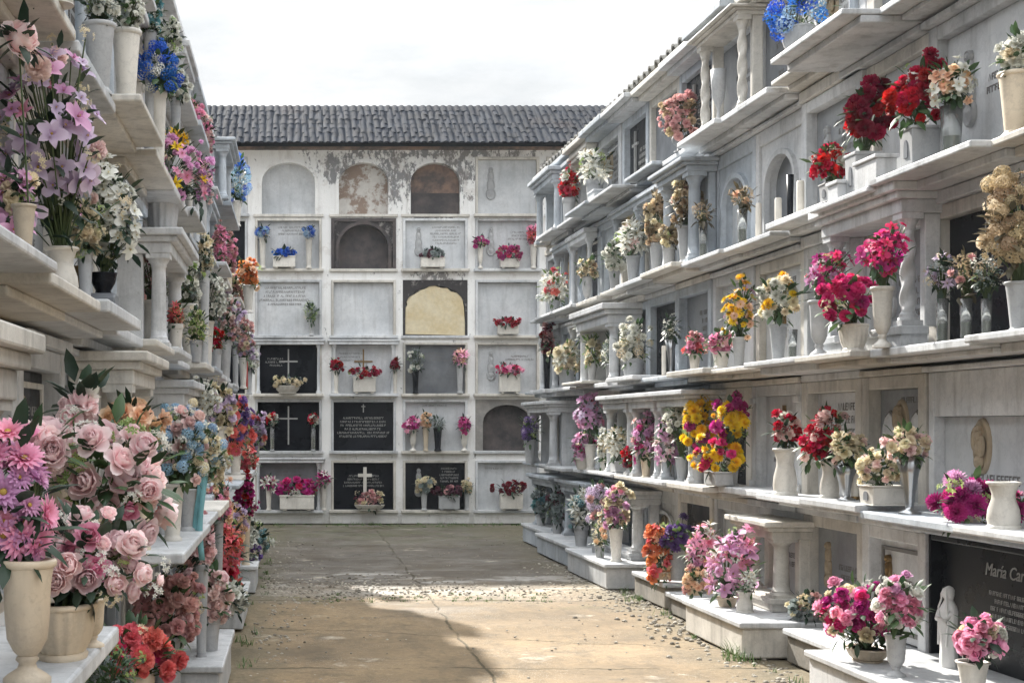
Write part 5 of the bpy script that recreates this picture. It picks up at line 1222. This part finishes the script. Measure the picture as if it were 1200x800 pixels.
# ------------------------------------------------------------------ ground
def groundmat():
    m, nt, p, _ = newmat('cracked_concrete_ground'); v = pos(nt)
    sep = N(nt, 'ShaderNodeSeparateXYZ'); nt.links.new(v, sep.inputs[0]); X, Y = sep.outputs[0], sep.outputs[1]
    wob = noise(nt, v, 1.1, 4, .6)
    big = noise(nt, v, .55, 6, .65)
    c = mixc(nt, ramp(nt, big, .35, .65), rgb(156, 134, 103), rgb(112, 97, 77))
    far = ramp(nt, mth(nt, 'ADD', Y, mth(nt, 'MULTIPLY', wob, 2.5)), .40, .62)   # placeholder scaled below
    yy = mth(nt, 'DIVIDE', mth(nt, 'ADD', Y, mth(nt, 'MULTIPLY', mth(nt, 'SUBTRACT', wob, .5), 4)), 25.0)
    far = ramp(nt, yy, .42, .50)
    c = mixc(nt, mth(nt, 'MULTIPLY', far, .85), c, mixc(nt, ramp(nt, noise(nt, v, 1.5, 6, .7), .35, .65), rgb(112, 110, 107), rgb(66, 64, 62)))  # far floor: the shade there is painted in as a greyer, darker colour
    gv = ramp(nt, noise(nt, v, 26, 8, .8), .40, .60)
    c = mixc(nt, mth(nt, 'MULTIPLY', gv, .42), c, rgb(98, 88, 72))
    blot = ramp(nt, noise(nt, v, 2.6, 7, .75), .53, .66)
    c = mixc(nt, mth(nt, 'MULTIPLY', blot, .7), c, rgb(92, 82, 66))
    pale = ramp(nt, noise(nt, v, 1.7, 6, .7, (1, 1, 1)), .60, .68)
    c = mixc(nt, mth(nt, 'MULTIPLY', pale, .55), c, rgb(206, 196, 178))
    sw = ramp(nt, noise(nt, v, 1.3, 8, .75, (2.2, .7, 1)), .50, .60)
    c = mixc(nt, mth(nt, 'MULTIPLY', sw, .4), c, rgb(84, 76, 64))
    agg = N(nt, 'ShaderNodeTexVoronoi'); agg.inputs['Scale'].default_value = 70; nt.links.new(v, agg.inputs['Vector'])
    ag = ramp(nt, agg.outputs['Distance'], .1, .28, (1, 1, 1, 1), (0, 0, 0, 1))
    c = mixc(nt, mth(nt, 'MULTIPLY', mth(nt, 'MULTIPLY', ag, .5), ramp(nt, noise(nt, v, 1.9, 5), .42, .6)), c, rgb(208, 200, 184))
    wet_sheen = mth(nt, 'MULTIPLY', ramp(nt, noise(nt, v, 1.1, 7, .7, (.8, 1.4, 1)), .53, .58), ramp(nt, mth(nt, 'ABSOLUTE', mth(nt, 'SUBTRACT', Y, 12.3)), .8, 2.6, (1, 1, 1, 1), (0, 0, 0, 1)))
    c = mixc(nt, mth(nt, 'MULTIPLY', wet_sheen, .45), c, rgb(196, 192, 186))  # pale sheen of wet patches, painted into the colour in mid alley
    # gravel strip and mossy foot of the back wall
    def band(a, b, w, s):
        d = mth(nt, 'ABSOLUTE', mth(nt, 'SUBTRACT', mth(nt, 'ADD', s, mth(nt, 'MULTIPLY', mth(nt, 'SUBTRACT', noise(nt, v, 2.4, 5), .5), w)), a))
        return ramp(nt, d, 0, b, (1, 1, 1, 1), (0, 0, 0, 1))
    peb = ramp(nt, noise(nt, v, 55, 3, .6), .45, .6)
    g = mth(nt, 'MULTIPLY', band(11.6, .75, 1.2, Y), peb)
    c = mixc(nt, mth(nt, 'MULTIPLY', g, .45), c, rgb(200, 192, 178))
    moss = mth(nt, 'MULTIPLY', ramp(nt, mth(nt, 'DIVIDE', Y, 25), .62, .77), ramp(nt, noise(nt, v, 1.6, 6, .7), .42, .58))
    c = mixc(nt, mth(nt, 'MULTIPLY', moss, .75), c, rgb(76, 82, 48))
    mo2 = mth(nt, 'MULTIPLY', ramp(nt, noise(nt, v, 2.2, 6, .72), .55, .66), band(11.2, 1.0, 1.5, Y))
    c = mixc(nt, mth(nt, 'MULTIPLY', mo2, .6), c, rgb(120, 116, 66))
    # slab joints and cracks
    def crack(a, b, cc, w, wobble, sc):
        l = mth(nt, 'ADD', mth(nt, 'ADD', mth(nt, 'MULTIPLY', X, a), mth(nt, 'MULTIPLY', Y, b)), cc)
        l = mth(nt, 'ADD', l, mth(nt, 'MULTIPLY', mth(nt, 'SUBTRACT', noise(nt, v, sc, 5, .6), .5), wobble))
        return ramp(nt, mth(nt, 'ABSOLUTE', l), w*.4, w, (1, 1, 1, 1), (0, 0, 0, 1))
    k = crack(1, 0, -1.07, .012, .10, 2)
    for a in ((0, 1, -7.95, .02, .22, 2.0), (0, 1, -11.05, .04, .35, 2.0), (.35, 1, -9.6, .012, .5, 1.3), (-.5, 1, -12.9, .015, .6, 1.1), (0, 1, -14.6, .03, .4, 2)):
        k = mth(nt, 'MAXIMUM', k, crack(*a))
    k = mth(nt, 'MULTIPLY', k, ramp(nt, noise(nt, v, 3.1, 4, .6), .38, .5))
    c = mixc(nt, mth(nt, 'MULTIPLY', k, .8), c, rgb(70, 64, 46))
    # dirt along both walls
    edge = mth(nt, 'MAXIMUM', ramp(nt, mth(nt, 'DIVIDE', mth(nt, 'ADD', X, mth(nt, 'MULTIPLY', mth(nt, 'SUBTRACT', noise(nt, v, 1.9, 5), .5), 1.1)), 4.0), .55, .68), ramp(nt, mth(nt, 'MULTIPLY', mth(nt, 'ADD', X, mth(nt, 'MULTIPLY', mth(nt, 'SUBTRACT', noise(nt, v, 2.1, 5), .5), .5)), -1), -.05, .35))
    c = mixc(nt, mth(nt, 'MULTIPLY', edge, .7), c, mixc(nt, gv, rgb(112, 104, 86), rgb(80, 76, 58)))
    nt.links.new(c, p.inputs['Base Color'])
    wet = mth(nt, 'MULTIPLY', ramp(nt, noise(nt, v, .9, 6, .65, (.7, 1.5, 1)), .50, .60), mth(nt, 'ADD', mth(nt, 'MULTIPLY', far, .85), .12))
    nt.links.new(mth(nt, 'SUBTRACT', .93, mth(nt, 'MULTIPLY', wet, .62)), p.inputs['Roughness']); p.inputs['Specular IOR Level'].default_value = .4
    hgt = mth(nt, 'ADD', mth(nt, 'ADD', mth(nt, 'MULTIPLY', noise(nt, v, 45, 6, .7), .5), mth(nt, 'MULTIPLY', noise(nt, v, 5, 5, .65), 1.2)), mth(nt, 'MULTIPLY', k, -.8))
    bump(nt, p, hgt, .7, .018); return m
from mathutils import noise as mn
b = MB()
xs = [-160, -40, -10] + [-4+.16*i for i in range(57)] + [8, 14, 40, 160]; ys = [-60, -15] + [-1+.16*i for i in range(140)] + [26, 40, 90, 220]
vs = []
for y in ys:
    for x in xs:
        z = 0
        if -3.9 < x < 5 and -.8 < y < 21.2: z = -.012 + .016*mn.noise(Vector((x*.7, y*.7, 0))) + .007*mn.noise(Vector((x*2.6, y*2.6, 3)))
        vs.append((x, y, min(z, -.001)))
nx = len(xs)
b.add(vs, [(j*nx+i, j*nx+i+1, (j+1)*nx+i+1, (j+1)*nx+i) for j in range(len(ys)-1) for i in range(nx-1)], True)
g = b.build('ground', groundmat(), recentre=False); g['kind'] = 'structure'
# loose stones
gr = random.Random(8); b = MB()
def pebble(x, y, r):
    n = 6; vs = []; z0 = -.012
    for (q, zz) in ((1, 0), (.9, .45), (.45, .75)):
        for k in range(n):
            a = 2*math.pi*k/n; vs.append((x+r*q*math.cos(a)*gr.uniform(.8, 1.2), y+r*q*math.sin(a)*gr.uniform(.8, 1.2), z0+zz*r))
    b.tip = gr.random()
    b.add(vs, [(i*n+k, i*n+(k+1) % n, (i+1)*n+(k+1) % n, (i+1)*n+k) for i in range(2) for k in range(n)] + [tuple(range(2*n, 3*n))], False)
for i in range(700): pebble(gr.uniform(-.3, 2.9), gr.gauss(11.6, .5), gr.uniform(.004, .013))
for i in range(900): pebble(2.75-abs(gr.gauss(0, .22))-.02*0, gr.uniform(5.5, 14), gr.uniform(.004, .02))
for i in range(500): pebble(-.28+abs(gr.gauss(0, .2)), gr.uniform(6, 17), gr.uniform(.004, .014))
for i in range(450): pebble(gr.uniform(-.2, 2.8), gr.uniform(6, 18), gr.uniform(.003, .010))
for i in range(350): pebble(gr.gauss(.5, .5), gr.gauss(11.9, .6), gr.uniform(.004, .016))
m, nt, p, _ = newmat('pale_pebble'); at = N(nt, 'ShaderNodeAttribute', attribute_name='tip')
nt.links.new(mixc(nt, at.outputs['Fac'], rgb(88, 82, 72), rgb(178, 171, 158)), p.inputs['Base Color']); p.inputs['Roughness'].default_value = .9
s = b.build('gravel', m, recentre=False); tag(s, 'loose pale pebbles scattered over the alley floor', 'gravel', None, 'stuff')
b = MB()
def tuft(x, y, h, n):
    for k in range(n):
        a = gr.uniform(0, 6.28); d = Vector((math.cos(a)*.5, math.sin(a)*.5, 1)); p0 = Vector((x+gr.gauss(0, h*.35), y+gr.gauss(0, h*.35), -.015)); w = Vector((-math.sin(a), math.cos(a), 0))*.003
        t = gr.random(); L = h*gr.uniform(.5, 1.1)
        b.add([p0-w, p0+w, p0+d*L*.6+w*.7, p0+d*L*.6-w*.7, p0+d*L+Vector((d.x, d.y, -.3))*L*.25], [(0, 1, 2, 3), (3, 2, 4)], False, [t]*5)
for i in range(26): tuft(2.72-abs(gr.gauss(0, .06)), gr.uniform(7.2, 15), gr.uniform(.03, .08), 14)
tuft(2.62, 8.35, .12, 60); tuft(2.55, 8.2, .09, 40)
for i in range(90): tuft(gr.uniform(-.3, 3.2), BY-.06-abs(gr.gauss(0, .25)), gr.uniform(.02, .06), 12)
for i in range(30): tuft(-.3+gr.gauss(0, .06), gr.uniform(6, 17), gr.uniform(.02, .07), 12)
for i in range(60): tuft(gr.uniform(.2, 2.0), gr.gauss(11.15, .12), gr.uniform(.015, .035), 10)
s = b.build('grass', LEAF['light'], recentre=False); tag(s, 'short weeds growing along the wall feet and cracks', 'weeds', None, 'stuff')

# ------------------------------------------------------------------ thin bright haze in the air
b = MB(); b.box(-170, 170, -70, 230, -1.2, 7.5)
hm = bpy.data.materials.new('haze'); hm.use_nodes = True; hn = hm.node_tree; hn.nodes.clear()
ho = hn.nodes.new('ShaderNodeOutputMaterial'); hv = hn.nodes.new('ShaderNodeVolumePrincipled'); hn.links.new(hv.outputs[0], ho.inputs['Volume'])
hv.inputs['Color'].default_value = (.84, .92, 1, 1); hv.inputs['Density'].default_value = .0006; hv.inputs['Anisotropy'].default_value = .4
hz = b.build('haze', hm, recentre=False); tag(hz, 'thin bright haze filling the alley air', 'haze', None, 'stuff')

# ------------------------------------------------------------------ light, sky, camera
KX, KY = -.42, 1.36
el = math.atan(1/math.hypot(KX, KY)); azr = math.atan2(KX, KY)
sd = Vector((KX, KY, 1)).normalized()
sun = bpy.data.lights.new('sun', 'SUN'); sun.energy = 5.0; sun.angle = R(.9); sun.color = (1, .95, .87)
so = bpy.data.objects.new('sun', sun); col.objects.link(so); so.rotation_mode = 'QUATERNION'; so.rotation_quaternion = sd.to_track_quat('Z', 'Y')
wd = bpy.data.worlds.new('World'); scene.world = wd; wd.use_nodes = True; nt = wd.node_tree; nt.nodes.clear()
out = nt.nodes.new('ShaderNodeOutputWorld'); bg = nt.nodes.new('ShaderNodeBackground'); nt.links.new(bg.outputs[0], out.inputs[0])
sky = nt.nodes.new('ShaderNodeTexSky'); sky.sky_type = 'NISHITA'; sky.sun_disc = False; sky.sun_elevation = el; sky.sun_rotation = azr; sky.air_density = 1.0; sky.dust_density = 2.0
tc = nt.nodes.new('ShaderNodeTexCoord')
sepw = nt.nodes.new('ShaderNodeSeparateXYZ'); nt.links.new(tc.outputs['Generated'], sepw.inputs[0])
cl = noise(nt, tc.outputs['Generated'], 2.2, 7, .62, (1, 1, 2.6))
cf = ramp(nt, cl, .36, .56)
shade = ramp(nt, noise(nt, tc.outputs['Generated'], 4.5, 7, .6, (1, 1, 3)), .35, .7, (1.95, 2.06, 2.16, 1), (3.1, 3.1, 3.08, 1))
upz = mth(nt, 'MAXIMUM', sepw.outputs[2], 0.0)
grad = mth(nt, 'ADD', 1.0, mth(nt, 'MULTIPLY', mth(nt, 'SMOOTH_MAX', mth(nt, 'SUBTRACT', upz, .25), 0.0, .1), 4.8))
cloud = N(nt, 'ShaderNodeVectorMath', operation='SCALE'); nt.links.new(shade, cloud.inputs[0]); nt.links.new(grad, cloud.inputs['Scale'])
nt.links.new(mixc(nt, mth(nt, 'ADD', .88, mth(nt, 'MULTIPLY', cf, .12)), sky.outputs[0], cloud.outputs[0]), bg.inputs[0])
bg.inputs[1].default_value = .15
cam = bpy.data.cameras.new('camera'); co = bpy.data.objects.new('camera', cam); col.objects.link(co)
co.location = (0, 0, EYE); co.rotation_euler = (R(90), 0, 0)
cam.sensor_width = 36; cam.sensor_fit = 'HORIZONTAL'; cam.lens = F/1200*36
cam.shift_x = (600-CX)/1200; cam.shift_y = (HY-400)/1200
cam.clip_start = .05; cam.clip_end = 1000; scene.camera = co
scene.view_settings.view_transform = 'Standard'; scene.view_settings.look = 'None'; scene.view_settings.exposure = 1.22; scene.view_settings.gamma = 1
scene.view_settings.use_curve_mapping = False
